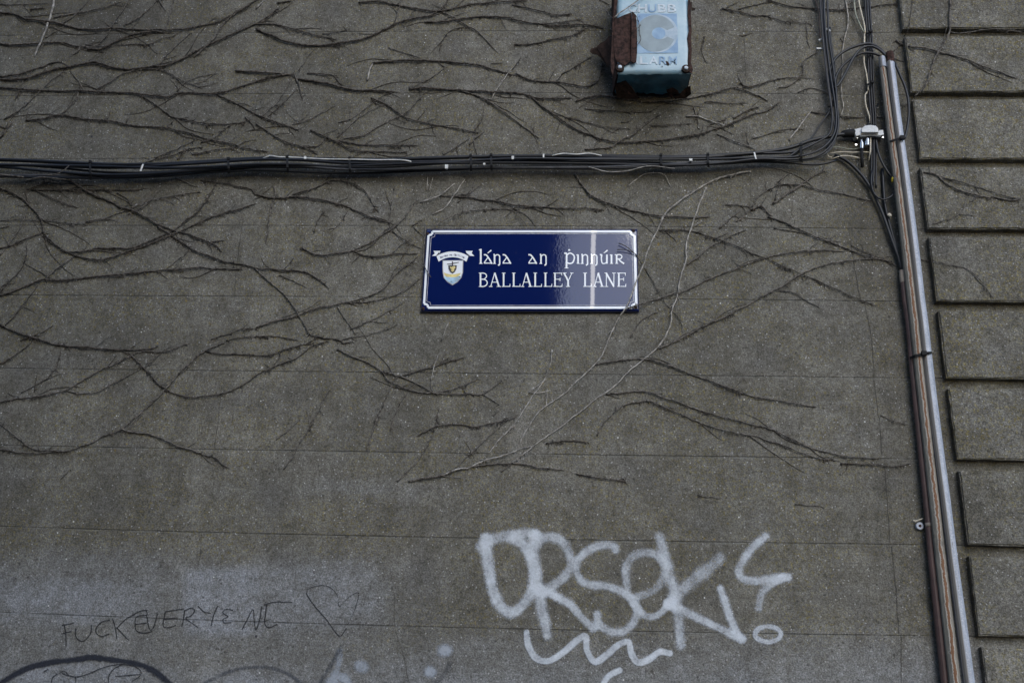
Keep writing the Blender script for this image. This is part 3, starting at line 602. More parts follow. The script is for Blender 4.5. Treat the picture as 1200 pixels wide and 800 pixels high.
# ------------------------------------------------------------------ alarm box
def build_alarm():
    D = .185; c = at(766, 115, 0)
    root = empty('alarm_box', (c.x, 0, c.z), 'rusted light blue alarm box on the wall above the cable bundle', 'alarm box')
    fl, fr_, ftl, ftr = at(725.5, 86, D), at(810, 86, D), at(720.5, -26, D), at(806, -26, D)
    x0, x1, zb, zt = (fl.x+ftl.x)/2, (fr_.x+ftr.x)/2, fl.z, ftl.z
    bw = MB()
    zbk = at(766, 113.5, 0).z
    F4 = [(x0, -D, zb), (x1, -D, zb), (x1, -D, zt), (x0, -D, zt)]; K4 = [(x0-.012, -.004, zbk), (x1-.004, -.004, zbk), (x1-.004, -.004, zt), (x0-.012, -.004, zt)]
    # front plate with buckled surface
    m = MB(); n = 24; g = []
    for i in range(n+1):
        for j in range(n+1):
            u, v = i/n, j/n; x = x0+(x1-x0)*u; z = zb+(zt-zb)*v
            yb = -D - .0008*math.sin(u*3.1)*math.sin(v*3.1)+.0005*math.sin(u*11+v*7)
            if u == 0 or u == 1 or v == 0: yb = -D+.005
            g.append((x, yb, z))
    m.add(g, [(i*(n+1)+j, (i+1)*(n+1)+j, (i+1)*(n+1)+j+1, i*(n+1)+j+1) for i in range(n) for j in range(n)])
    o = m.build('front_plate', M['box_front'], root, True); md = o.modifiers.new('s', 'SOLIDIFY'); md.thickness = .002
    # sides and top (torn, rusty); underside blue with torn back edge
    def sheet(nm, mat, A, B, nseg, tear, label=None, th=.002):
        """A: fixed edge start/end, B: free edge start/end, with a ragged free edge"""
        m = MB(); A0, A1, B0, B1 = map(Vector, (*A, *B)); rows = 6; g = []
        offs = [random.uniform(0, tear) for _ in range(nseg+1)]
        for i in range(nseg+1):
            t = i/nseg; a_ = A0.lerp(A1, t); b_ = B0.lerp(B1, t); k = 1-offs[i]
            for j in range(rows+1):
                p = a_.lerp(b_, k*j/rows); g.append(p+Vector((random.uniform(-1, 1), random.uniform(-1, 1), random.uniform(-1, 1)))*.0009)
        r1 = rows+1; m.add(g, [(i*r1+j, i*r1+j+1, (i+1)*r1+j+1, (i+1)*r1+j) for i in range(nseg) for j in range(rows)])
        o = m.build(nm, mat, root); md = o.modifiers.new('s', 'SOLIDIFY'); md.thickness = th
        if label: o['label'] = label
        return o
    sheet('underside', M['box_under'], ((x0+.004, -D+.006, zb+.001), (x1-.004, -D+.006, zb+.001)), ((x0-.006, -.012, zbk+.002), (x1-.006, -.012, zbk+.002)), 22, .16, 'deep blue underside with a torn rusty back edge')
    sheet('side_panel', M['rust'], ((x0, -D+.006, zb), (x0, -D+.006, zt)), ((x0-.012, -.01, zbk), (x0-.012, -.01, zt)), 20, .12)
    sheet('side_panel', M['rust'], ((x1, -D+.006, zb), (x1, -D+.006, zt)), ((x1-.004, -.01, zbk), (x1-.004, -.01, zt)), 20, .12)
    sheet('top_panel', M['rust'], ((x0, -D+.006, zt), (x1, -D+.006, zt)), ((x0-.012, -.01, zt+.002), (x1-.004, -.01, zt+.002)), 8, 0)
    m = MB(); m.box(((x0+x1)/2-.008, -.007, (zbk+zt)/2), (x1-x0)/2+.002, .005, (zt-zbk)/2-.004); m.build('back_plate', M['rust_dark'], root)
    q = lambda s: T(685, 0, 6.667, s)
    def plate(nm, mat, pts, depths, th=.003, label=None):
        vv = [at(*p, d) for p, d in zip(pts, depths)]; m = MB(); n_ = len(vv)
        bk = [v+Vector((0, th, 0)) for v in vv]; m.add(vv+bk, [tuple(range(n_)), tuple(range(2*n_-1, n_-1, -1))]+[(i, n_+i, n_+(i+1) % n_, (i+1) % n_) for i in range(n_)])
        o = m.build(nm, mat, root)
        if label: o['label'] = label
        return o
    # rusted cover strip peeled at the left of the front, with its folded lip
    plate('cover_strip', M['rust'], q('240,152 300,122 368,97 368,130 366,250 362,480 345,490 318,512 285,497 250,480 235,440 228,350 232,240'), [D+.006]*5+[D+.012]*4+[D+.006]*4, label='rusted strip peeled away from the blue front')
    plate('cover_lip', M['rust'], q('370,96 388,104 404,130 410,240 412,330 410,420 405,478 385,492 364,480 366,300'), [D+.020]*10, .008)
    # red-brown side rags
    plate('torn_flap', M['rust_dark'], q('215,280 190,285 160,320 120,340 95,370 48,382 42,402 60,420 95,425 125,450 150,480 172,520 195,532 208,470 212,380'), [.10, .085, .08, .07, .06, .05, .05, .05, .05, .055, .06, .07, .08, .09, .10], .003, 'dark torn flap of rusted steel sticking out at the left')
    plate('side_rag', M['rust'], q('235,0 262,0 250,60 240,150 230,300 228,420 235,520 222,590 208,560 204,470 212,330 218,180'), [D+.003]*12, .004)
    plate('side_rag', M['rust'], q('808,0 825,0 830,60 833,150 838,250 832,300 838,400 832,490 848,545 838,575 812,560 806,480 812,380 802,300 815,240 806,120'), [D+.003]*16, .004)
    plate('side_rag', M['rust_dark'], q('825,20 840,15 838,60 866,66 862,78 836,84 832,60'), [.16]*7, .003)
    plate('side_rag', M['rust_dark'], q('246,610 290,600 330,640 370,680 400,730 430,768 380,772 320,770 255,760 240,690'), [.13, .14, .13, .11, .09, .07, .06, .05, .05, .09], .004)
    plate('side_rag', M['rust'], q('305,700 330,705 380,745 395,772 345,745'), [.10, .11, .09, .07, .09], .004)
    plate('side_rag', M['rust'], q('640,700 690,685 730,708 740,735 700,730 680,760 655,740'), [.08, .10, .10, .06, .06, .05, .06], .004)
    plate('side_rag', M['rust_dark'], q('740,735 790,690 828,668 832,735 790,765 690,768'), [.06, .08, .10, .06, .04, .04], .004)
    # marks on the front
    DF = D+.0020
    def markplate(nm, pts, mat, d):
        m = MB(); m.poly([(at(x, y, d).x, at(x, y, d).z) for x, y in pts], -d, -d+.0003); return m.build(nm, mat, root)
    markplate('emblem_square', q('412,108 722,108 732,415 412,418'), M['mark_blue'], DF)
    ell = lambda cx, cy, rx, ry, a0=0, a1=360, n=40: [(685+(cx+rx*math.cos(math.radians(t)))/6.667, (cy-ry*math.sin(math.radians(t)))/6.667) for t in np.linspace(a0, a1, n, endpoint=a1-a0 < 360)]
    markplate('emblem_ring', ell(566, 262, 163, 150), M['mark_pale'], DF+.0004)
    markplate('emblem_disc', ell(555, 262, 155, 142, 20, 340)+ell(590, 262, 66, 46, -32, -328), M['mark_grey'], DF+.0008)
    markplate('emblem_centre', ell(580, 262, 52, 46), M['mark_blue'], DF+.0012)
    markplate('emblem_notch', q('622,240 665,250 700,232 705,262 700,292 660,285 622,275'), M['mark_pale'], DF+.0008)
    def word(nm, txt, mats, xa, xb, yb, hgt, only=None):
        tr = [(c_, letter_tris(c_)) for c_ in txt]; adv = (xb-xa)/len(txt)
        for i, (c_, ts) in enumerate(tr):
            mx, mn = text_width(ts); m = MB()
            for t in ts: m.add([at(xa+adv*i+(x-mn)/(mx-mn)*adv*.86, yb-y/.73*hgt, DF+.0008) for x, y in t], [tuple(range(len(t)))])
            if i in (only or range(len(txt))): m.build(nm, mats[i % len(mats)], root)
    word('letter', 'CHUBB', [M['mark_white'], M['mark_white'], M['mark_blue'], M['mark_white'], M['mark_white']], 736.5, 794, 14.3, 9.6)
    word('letter', 'ALARM', [M['mark_white'], M['mark_white'], M['mark_white'], M['mark_blue'], M['mark_blue']], 738.5, 795, 75.2, 9.4)
    for (x, y) in ((726.5, 79.0), (804, 80.0)):
        p = at(x, y, D+.010); m = MB(); r = 2.6*mpp(p)
        m.tube([p+Vector((0, .012, 0)), p], [r*2.0, r*1.9], 12); m.build('bolt_washer', M['rust_dark'], root, False)
        m = MB(); m.tube([p, p+Vector((0, -.004, 0)), p+Vector((0, -.006, 0))], [r*.95, r*.9, r*.4], 12); m.build('bolt_head', M['mark_white'], root, True)
    markplate('paint_chip', q('632,478 648,480 664,500 655,512 640,500'), M['rust_dark'], DF+.0014); markplate('paint_chip', q('600,515 612,518 608,526'), M['rust'], DF+.0014)
    markplate('rust_run', q('622,20 645,22 642,60 640,140 628,140 626,60'), M['rust'], DF+.0014) if False else None
    m = MB()
    for k in range(14):
        x = random.uniform(395, 440); y = 90+k*17; p = at(*q(f'{x} {y}')[0], D+.02); m.tube([p, p+Vector((random.uniform(-.01, .01), -.004, random.uniform(-.02, .01)))], .0010, 4)
    P = smooth_path(q('372,95 405,130 425,190 430,260 440,310 415,350'), 1); m.tube([at(*p, D+.012) for p in P], .0014, 5); m.build('dry_tendril', M['stem'], root)

# ------------------------------------------------------------------ cables
def cable(path, w_, label, group, mat='cable', name='cable', depth=.02, n=8, parent=None, smooth_step=5, thin=False):
    """path of (x, y[, depth]) in photograph pixels"""
    P = np.array([(p[0], p[1], p[2] if len(p) > 2 else depth) for p in path], float)
    Q = smooth_path(P, smooth_step); pts = [at(x, y, max(d, .004)) for x, y, d in Q]
    m = MB(); m.tube(pts, [w_*.5*mpp(p)*(float(np.interp(q[0], [905, 955], [1, .74])) if thin else 1) for p, q in zip(pts, Q)], n); o = m.build(name, M[mat], parent, True)
    if not parent: tag(o, label, 'cable', group)
    return o
def build_cables():
    cx = [-60, 0, 60, 120, 160, 200, 250, 300, 350, 400, 450, 500, 600, 700, 800, 850, 890]
    cy = [196, 196.5, 198.5, 200.5, 200.5, 199, 195.5, 192.5, 193, 195, 194.5, 192.5, 190, 190, 189.5, 187.5, 184.5]
    hh = [10, 10, 9.5, 8.5, 8, 7.5, 7, 7, 8, 8, 7.5, 7.5, 7.5, 7.5, 6, 6, 6]
    g = 'cables of the horizontal bundle'; lb = 'black cable running within the horizontal bundle across the wall'
    tails = {0: [(925, 173.5), (950, 165), (975, 159.5), (992, 157)], 1: [(930, 178), (955, 168), (972, 157), (975, 140), (974, 120), (970, 90), (966.5, 50), (963.5, 10), (962, -20)],
             2: [(930, 184), (960, 176), (976, 160), (980, 140), (977, 112), (972, 80), (968, 45), (966, 15), (965, -20)], 3: [(925, 187), (955, 184), (974, 170), (982, 150), (981, 125), (979, 100), (975, 70), (971, 40), (969, -15)],
             4: [(920, 189), (950, 187), (970, 178), (979, 162), (977, 142), (973, 118), (968, 80), (964, 40), (960, -15)], 5: [(925, 191), (950, 193), (965, 192), (980, 188)],
             6: [(920, 185), (940, 176), (950, 163), (962, 145), (974, 127), (977, 110), (975, 80)], 7: [(915, 188), (930, 180), (940, 172)]}
    base = [-.92, -.55, -.2, .2, .55, .95, .0, .75]; wid = [4.6, 3.6, 3.4, 3.4, 3.2, 2.8, 2.8, 3.0]; dep = [.042, .050, .056, .052, .044, .034, .028, .044]
    for i in range(8):
        ph = i*1.9; pts = []
        for x, y, h in zip(cx, cy, hh):
            o = base[i]+(0 if i == 0 else .33*math.sin(x/95.+ph)+.12*math.sin(x/37.+ph*2))
            o = max(-1.0 if i == 0 else -.75, min(1.02, o)); pts.append((x, y+o*h, dep[i]+.006*math.sin(x/60.+ph)))
        pts += [(a_, b_, dep[i]-.006+.002*i) for a_, b_ in tails[i]]
        if i == 0: cable(pts, wid[i], 'thickest black cable along the top of the horizontal bundle ending at the white box', g, depth=dep[i])
        elif i == 5: cable(pts, wid[i], 'lowest black cable sagging along the underside of the horizontal bundle', g)
        else: cable(pts, wid[i], lb, g, 'cable_dusty' if i == 4 else 'cable', thin=True)
    # pale wires that peep over the bundle
    cable([(308,186,.05),(316,182.5,.055),(326,184,.055),(345,184.5,.055),(380,186.5,.055),(420,187,.058),(440,187.5,.06),(470,187.5,.06),(482,189.5,.055)], 1.5, 'thin pale wire lying on top of the horizontal bundle at its middle left', None, 'tie_white', 'pale_wire')
    cable([(647,182.5,.045),(660,180,.05),(675,181,.05),(690,179.8,.05),(705,182.5,.045)], 1.4, 'short thin pale wire on top of the bundle above the sign', None, 'tie_white', 'pale_wire')
    # the left upright run
    V = lambda s: T(900, 0, 4, s); g2 = 'loops into the conduit tops'; g4 = 'upright cables of the left run'
    cable([(*p, .045) for p in V('560,275 530,232 480,206 420,215 360,240 312,280 290,335 295,400 312,470 330,540')], 3.3, 'outer black cable looping over into the rust capped conduit', g2)
    cable([(*p, .04) for p in V('545,272 500,252 440,250 370,290 325,345 312,410 318,480 322,560')], 3.0, 'lower black cable looping into the narrow capped conduit', g2)
    cable([(*p, .05) for p in V('558,270 530,240 490,218 440,226 400,272 362,345 325,405 305,412')], 3.0, 'black cable crossing the other two loops towards the rust capped conduit', g2)
    cable([(*p, .035) for p in V('592,292 620,355 648,425 660,500 655,585 640,648 620,665')], 3.2, 'black cable looping down on the right side of the conduits', g2)
    cable(V('290,130 295,200 310,300 318,400 322,480 325,560 315,640 270,700'), 2.6, 'upright black cable behind the left run with the slack loops', g4, depth=.014)
    cable(V('215,-40 222,0 238,60 240,120 246,190'), 1.8, 'thin brown cable beside the top of the left upright run', g4, 'cable_brown', depth=.016)
    # middle upright run
    g3 = 'upright cables of the middle run'
    for k, (x, wd, dd) in enumerate(((455, 2.4, .02), (466, 2.2, .026), (476, 2.4, .02))):
        cable([(*p, dd) for p in V(f'{x-2},-40 {x+4},80 {x+12},200 {x+16},330 {x+20},450 {x+28},560 {x+30},680 {x+30},800 {x+24 if k<2 else x+30},{860+k*10}')], wd, 'black cable of the middle upright run beside the conduits', g3)
    cable([(1022,200,.03),(1021,215,.03),(1025,228,.03),(1035,234,.035),(1046,229,.035),(1050,221,.03),(1050,214,.02)], 2.2, 'black cable hanging in a small loop left of the yellow tag', None)
    cable([(1026,160,.026),(1029,178,.03),(1035,193,.03),(1042,204,.03),(1049,212,.03)], 3.0, 'short black cable running down to the yellow tag', None)
    cable([(978,182,.012),(990,187,.016),(1000,195,.018),(1012,208,.018),(1020,220,.018),(1028,236,.018),(1036,255,.018),(1044,278,.02),(1052,300,.02),(1057,318,.02)], 4.0, 'thick black cable slanting down from the junction box to the brown pipe', None)
    cable([(1034,198,.010),(1035,215,.010),(1037,240,.012),(1042,262,.012),(1050,290,.014),(1056,318,.016)], 3.8, 'thick black cable dropping behind the small loop to the brown pipe', None)
    cable([(1029,122,.012),(1019,143,.012),(1015,150,.014)], 2.4, 'short black lead entering the white junction box from above', None)
    for i, (s, dd) in enumerate((('403,-30 405,20 412,70 430,115 452,158', .022), ('422,-30 428,20 440,70 452,120 455,160', .026), ('452,160 452,230 450,290 462,350 468,400 470,425', .026), ('470,425 455,445 460,500 475,545 480,580', .018))):
        cable([(*p, dd) for p in V(s)], 1.7, ('greenish pale wire at the outer left of the middle run', 'cream pale wire beside the middle upright run at the top edge', 'twisted pale wire hugging the middle run beside the loops', 'frayed pale wire end just above the white junction box')[i], 'pale wires of the middle run', 'mortar' if i else 'wire_green', 'pale_wire')
    for i, s in enumerate(('285,690 330,690 380,700 430,695 470,685', '290,720 340,712 400,715 440,712 480,715', '300,745 350,730 400,735 450,745', '270,700 275,720 285,735 300,738')):
        cable([(*p, .012+.003*i) for p in V(s)], 1.4, ('greenish wire tangled just below the white junction box', 'uppermost cream wire of the tangle below the junction box', 'lowest cream wire of the tangle below the junction box', 'short curled cream wire at the left of the tangle')[i], 'wire tangle below the junction box', 'wire_green' if i == 0 else 'mortar', 'pale_wire')
    # junction box
    c = at(1019, 160, 0); root = empty('junction_box', (c.x, 0, c.z), 'small white cable junction box with silver plugs below it', 'junction box')
    J = lambda s: T(960, 100, 8, s)
    def pl(nm, mat, pts, d0, d1, sm=False):
        m = MB(); m.poly([(at(x, y, d1).x, at(x, y, d1).z) for x, y in pts], -d1, -d0); o = m.build(nm, M[mat], root)
        md = o.modifiers.new('b', 'BEVEL'); md.width = .0015; md.segments = 2; return o
    pl('housing', 'white_plastic', J('398,440 402,400 430,378 480,372 530,378 552,400 560,440'), .006, .058)
    pl('flange', 'white_plastic', J('330,410 352,408 370,400 398,398 402,432 560,432 562,420 600,418 608,462 575,470 480,452 400,462 345,475 338,460'), .006, .046)
    pl('rim', 'rim', J('385,466 480,454 575,472 585,484 480,474 380,484'), .006, .044)
    for (x, y0, y1, r) in ((398, 534, 594, 2.2), (449, 502, 566, 2.9)):
        a_, b_ = at(960+x/8, 100+y0/8, .03), at(960+x/8, 100+y1/8, .03); k = mpp(a_); m = MB()
        m.tube([a_+Vector((0, 0, .012)), a_, a_.lerp(b_, .12), a_.lerp(b_, .13), b_], [k*r*.6, k*r*.75, k*r*.75, k*r, k*r], 12); m.build('plug', M['silver'], root, False)
    m = MB(); m.tube([at(1009.7, 174, .03), at(1010.5, 196, .022)], 1.9*mpp(c), 10); m.build('plug_boot', M['tie'], root, True)
    m = MB(); m.tube([at(1020.4, 160, .03), at(1020, 176, .03), at(1018, 188, .02)], .8*mpp(c), 8); m.build('lead', M['mortar'], root, True)
    m = MB(); pts = [at(985.5, 158.5, .03), at(988, 157.4, .03), at(995, 156.5, .03), at(1001, 156, .03), at(1003.5, 155.6, .03)]; m.tube(pts, [2.4*mpp(c), 4.2*mpp(c), 4.8*mpp(c), 5*mpp(c), 3*mpp(c)], 12); m.build('sleeve', M['tie'], root, True)
    for (x, y) in ((1004.5, 161.2), (1034.4, 160.6), (1003.2, 169.5)):
        m = MB(); p = at(x, y, .034); m.tube([p+Vector((0, .01, 0)), p], .0042, 8); m.build('screw', M['silver'], root)
    # ties and clips
    def yc(x): return float(np.interp(x, cx+[930, 960], cy+[181, 176])), float(np.interp(x, cx+[930, 960], hh+[8, 10]))
    ties = [(105, 'tie'), (267, 'tie'), (336, 'tie'), (409, 'tie'), (551, 'tie'), (575, 'tie'), (774, 'tie'), (829, 'tie'), (938, 'tie'), (166, 'tie_white'), (637, 'tie_white'), (885, 'tie_white')]
    words = {105: 'at the far left of', 267: 'second from the left round', 336: 'third from the left round', 409: 'fourth from the left round', 551: 'fifth from the left round', 575: 'sixth from the left round',
             774: 'seventh from the left round', 829: 'eighth from the left round', 938: 'nearest the junction box round', 166: 'at the left of', 637: 'near the middle of', 885: 'at the right end of'}
    for x, mt in ties:
        y, h = yc(x); m = MB(); hw = 1.3
        if mt == 'tie':
            ring = [(y-h-2, .03), (y-h-1.2, .056), (y-h*.3, .068), (y+h*.4, .068), (y+h+1.0, .054), (y+h+2, .03)]
            pts = [at(x+.3*i, yy, d) for i, (yy, d) in enumerate(ring)]; A = [p+Vector((-hw*mpp(p), 0, 0)) for p in pts]; B = [p+Vector((hw*mpp(p), 0, 0)) for p in pts]
            m.quad_strip(A, B); p = at(x+.5, y-h-1.6, .057); m.box(p, .0055, .004, .005)
            o = m.build('cable_tie', M['tie']); md = o.modifiers.new('s', 'SOLIDIFY'); md.thickness = .0018
            tag(o, f'black cable tie, {words[x]} the horizontal bundle', 'cable tie', 'black ties round the horizontal bundle')
        else:
            ln = {166: (192.3, 200.5), 637: (180.5, 184.5), 885: (178.6, 186.4)}[x]
            pts = [at(x+1.5-3*k if x == 166 else x-1+2*k if x == 885 else x, ln[0]+(ln[1]-ln[0])*k, .066) for k in (0, .5, 1)]; A = [p+Vector((-.9*mpp(p), 0, 0)) for p in pts]; B = [p+Vector((.9*mpp(p), 0, 0)) for p in pts]
            m.quad_strip(A, B); o = m.build('cable_clip', M['tie_white']); md = o.modifiers.new('s', 'SOLIDIFY'); md.thickness = .003
            tag(o, f'white nylon clip {words[x]} the horizontal bundle', 'cable clip', 'white clips on the horizontal bundle')
    clips = [(523.3, 195.5, 1.8, 2.6, 'small white clip in the bundle just above the sign left corner'), (809.5, 187.5, 1.8, 1.5, 'square white clip on the bundle below the alarm box right corner'), (601, 185, 1.4, 2, 'white clip on the bundle above the middle of the sign'), (357.5, 185, 1.2, 1.8, 'tiny white clip on top of the bundle at its middle left'), (567.5, 192.5, 1.2, 1.2, 'tiny grey clip in the bundle between two close black ties')]
    for x, y, hx, hz, lb_ in clips:
        p = at(x, y, .066); k = mpp(p); m = MB(); m.box(p, hx*k, .003, hz*k); m.box(p+Vector((0, .008, 0)), hx*k*.5, .008, hz*k*.5); tag(m.build('cable_clip', M['tie_white']), lb_, 'cable clip', 'small clips in the horizontal bundle')
    for x, y, hx, hz, lb_ in ((961.5, 57.2, 4.6, .9, 'white tie tail jutting left from the left upright run'), (970.5, 35.5, 2.6, .9, 'small white tie end right of the left upright run'), (961.5, 46.5, 2.4, .8, 'cream tie end left of the left upright run')):
        p = at(x, y, .03); k = mpp(p); m = MB(); a_ = {970.5: .6, 961.5: 0}.get(x, 0) if y != 46.5 else -.5
        m.box(p, hx*k, .003, hz*k, (Vector((math.cos(a_), 0, -math.sin(a_))), Vector((0, 1, 0)), Vector((math.sin(a_), 0, math.cos(a_))))); m.box(p+Vector((.004, .006, 0)), .004, .008, .004); tag(m.build('cable_clip', M['tie_white']), lb_, 'cable clip', 'tie ends on the left upright run')
    for x, y, hw_, lb_ in ((976.5, 124, 6, 'black tie binding the left upright run above the junction box'), (1018.5, 38.5, 3.6, 'uppermost black tie on the middle upright run'), (1020, 98, 3.8, 'black tie on the middle upright run level with the loop')):
        m = MB(); pts = [at(x+hw_*u, y-1.2*u, .030+.014*(1-u*u)) for u in (-1, -.5, 0, .5, 1)]; A = [p+Vector((0, 0, 1.1*mpp(p))) for p in pts]; B = [p-Vector((0, 0, 1.1*mpp(p))) for p in pts]; m.quad_strip(A, B); p = at(x+hw_*.6, y-1.6, .044); m.box(p, .006, .005, .005)
        o = m.build('cable_tie', M['tie']); md = o.modifiers.new('s', 'SOLIDIFY'); md.thickness = .003; tag(o, lb_, 'cable tie', 'ties on the upright runs')
    # yellow tag, mortar dab
    p = at(1048, 211, .04); k = mpp(p); m = MB(); m.tube([p+Vector((-2.6*k, 0, -1*k)), p+Vector((-1.5*k, -.004, 1.6*k)), p+Vector((1.2*k, -.004, 1.8*k)), p+Vector((3*k, 0, .6*k))], [1.5*k, 1.9*k, 1.8*k, 1.4*k], 8)
    m.tube([p+Vector((-2.4*k, 0, 0)), p+Vector((-2.2*k, 0, -2.6*k))], 1.3*k, 8); tag(m.build('yellow_tag', M['yellow'], None, True), 'small yellow cable marker on the edge of the rusty conduit', 'cable marker')
    p = at(1042.3, 253, .02); m = MB(); m.tube([p+Vector((0, .012, .004)), p+Vector((-.001, -.004, .002)), p+Vector((.001, -.008, -.004)), p+Vector((.001, 0, -.009))], [.005, .008, .006, .003], 7); tag(m.build('nail_plug', M['mortar']), 'pale cream wall plug between the two thick slanting cables', 'wall plug')
M['wire_green'] = simple('greenish_wire', (.20, .24, .20), .7, var=.4, scale=40, c2=(.42, .42, .34))

# ------------------------------------------------------------------ conduits
def build_conduits():
    def prof_tube(centre, hw, depth, prof, name, mat, parent, across=False):
        """sweep a cross-section (x in half-widths, y out from the wall in half-widths) down a list of photo points"""
        m = MB(); n = len(prof); ac = []
        cc = smooth_path([(x, y, h) for (x, y), h in zip(centre, hw)], 6)
        for (x, y, h) in cc:
            p = at(x, y, depth); r = h*mpp(p)
            for (u, v) in prof: m.v.append((p.x+u*r, p.y-v*r, p.z)); ac.append((u+1)/2)
        for i in range(len(cc)-1):
            for k in range(n):
                a_, b_ = i*n+k, i*n+(k+1) % n; m.f.append((a_, b_, b_+n, a_+n))
        m.f.append(tuple(range(n))); m.f.append(tuple(range((len(cc)-1)*n, len(cc)*n))[::-1])
        o = m.build(name, M[mat], parent)
        a_ = o.data.attributes.new('across', 'FLOAT', 'POINT'); a_.data.foreach_set('value', np.array(ac, np.float32)); return o
    circ = [(math.cos(t), math.sin(t)) for t in np.linspace(0, 2*math.pi, 16, endpoint=False)]
    oval = [(math.copysign(abs(math.cos(t))**.6, math.cos(t)), math.copysign(abs(math.sin(t))**.7, math.sin(t))*1.0) for t in np.linspace(.01, 2*math.pi+.01, 20, endpoint=False)]
    facet = [(-1, -.7), (-1, .35), (-.55, .95), (-.1, 1.05), (.35, .9), (.8, .45), (1, .1), (1, -.7)]
    # left: rust-streaked cover
    pts = [(1034.5,80),(1044,155),(1053,222),(1061.5,290),(1068.5,350),(1072,380),(1078.5,440),(1087,515),(1095.5,590),(1102,650),(1112.5,740),(1119.5,800),(1124,840)]
    hw = [3.4,3.9,4.2,4.5,4.7,4.8,5.0,5.2,5.5,5.7,6.2,6.6,6.8]
    p = at(1095, 590, 0); r1 = empty('narrow_conduit', (p.x, 0, p.z), 'rust streaked beige conduit, the left of the two tall ones', 'conduit', 'tall conduits at the right')
    prof_tube(pts, hw, .050, facet, 'pipe', 'strip', r1, True)
    prof_tube([(1033.3,67.5),(1034,73),(1034.9,79.5)], [3.8,4.0,4.1], .050, circ, 'end_cap', 'galv', r1)
    p = at(1110, 590, 0); r2 = empty('wide_conduit', (p.x, 0, p.z), 'grey galvanised conduit with a rusty brown cap at the top', 'conduit', 'tall conduits at the right')
    pts2 = [(1043.5,73),(1051,135),(1060,200),(1071.5,290),(1078.5,350),(1082.5,380),(1089,440),(1098.5,515),(1108.5,590),(1116,650),(1128,740),(1136,800),(1141,840)]
    hw2 = [4.4,4.6,4.8,5.1,5.2,5.3,5.6,5.6,5.6,5.6,6.1,6.3,6.5]
    prof_tube(pts2, hw2, .052, facet[:2]+[(-.75, .8), (-.45, 1.0), (.3, 1.0), (.75, .7), (1, .2), (1, -.7)], 'pipe', 'galv', r2)
    prof_tube([(1042.4,62),(1043,67),(1043.8,74)], [4.4,4.7,4.7], .052, circ, 'end_cap', 'rust', r2)
    p = at(1089, 590, 0); r3 = empty('brown_pipe', (p.x, 0, p.z), 'thin brown pipe running down the left side of the tall conduits', 'pipe')
    prof_tube([(1058.5,331),(1060.2,350),(1064.5,380),(1070,440),(1078,515),(1086,590),(1091.5,650),(1101.5,740),(1108,800),(1113,840)], [3.3,3.4,3.3,3.4,3.8,4.0,4.3,5.2,5.2,5.3], .028, circ, 'pipe', 'brown_pipe', r3)
    prof_tube([(1057.3,317),(1058.6,331.5)], [3.8,3.9], .028, circ, 'coupler', 'coupler', r3)
    # saddle clip on the brown pipe
    m = MB(); A, B = [], []
    for i in range(9):
        t = math.pi*i/8; p = at(1088.6, 615, .028); r = 4.7*mpp(p); q_ = Vector((p.x-math.cos(t)*r*1.0, p.y-math.sin(t)*r, p.z)); A.append(q_+Vector((0, 0, .007))); B.append(q_-Vector((0, 0, .007)))
    m.quad_strip(A, B); o = m.build('saddle_strap', M['coupler'], r3, True); md = o.modifiers.new('s', 'SOLIDIFY'); md.thickness = .0015
    p = at(1078.2, 615.8, .014); m = MB(); r = 4.6*mpp(p); m.tube([p+Vector((0, .014, 0)), p+Vector((0, .002, 0)), p], [r, r, r*.9], 14); m.build('saddle_lug', M['galv'], r3)
    m = MB(); m.tube([p+Vector((0, .001, 0)), p+Vector((0, -.0012, 0))], [r*.42, r*.38], 8); m.build('saddle_screw', M['rust_dark'], r3)
    p = at(1072.5, 610.5, .012); m = MB(); m.tube([p+Vector((-.006, 0, .004)), p, at(1082, 607, .02)], [.003, .0035, .001], 5); tag(m.build('paint_flake', M['mortar']), 'pale flake stuck above the pipe clip', 'flake')
    # ties
    for pts_, lb in (((1049.5, 165.5, .052), (1045.5, 165, .062)), 'a'), :
        pass
    def strap(pts_, wd, label, tail=True):
        m = MB(); P = [at(*q_) for q_ in pts_]; A = [p_+Vector((0, 0, wd*.5*mpp(p_))) for p_ in P]; B = [p_-Vector((0, 0, wd*.5*mpp(p_))) for p_ in P]; m.quad_strip(A, B)
        k = P[len(P)//2+1]; m.box(k+Vector((0, -.004, 0)), .009, .006, .008); o = m.build('cable_tie', M['tie']); md = o.modifiers.new('s', 'SOLIDIFY'); md.thickness = .003; tag(o, label, 'cable tie', 'ties round the tall conduits')
    strap([(1041.0,166,.04),(1043.5,165.4,.066),(1048,163.8,.071),(1052.5,162.6,.074),(1057,162,.074),(1060.5,161.5,.066),(1062,161.5,.05)], 2.2, 'upper black tie binding the tall conduits beside the junction box')
    strap([(1064.0,420.5,.022),(1068,418.5,.046),(1072.5,416.5,.070),(1078,415.5,.074),(1082.5,414.2,.070),(1088,413.3,.078),(1092,413,.070)], 3.0, 'lower black tie binding the tall conduits and brown pipe')
    p = at(1082, 415.5, .074); m = MB()

# ------------------------------------------------------------------ creeper stems
TILES = {'A': (0, 0), 'B': (300, 0), 'C': (600, 0), 'D': (900, 0), 'E': (0, 200), 'F': (300, 200), 'G': (600, 200), 'H': (900, 200), 'I': (0, 400), 'J': (300, 400), 'K': (600, 400), 'L': (900, 400)}
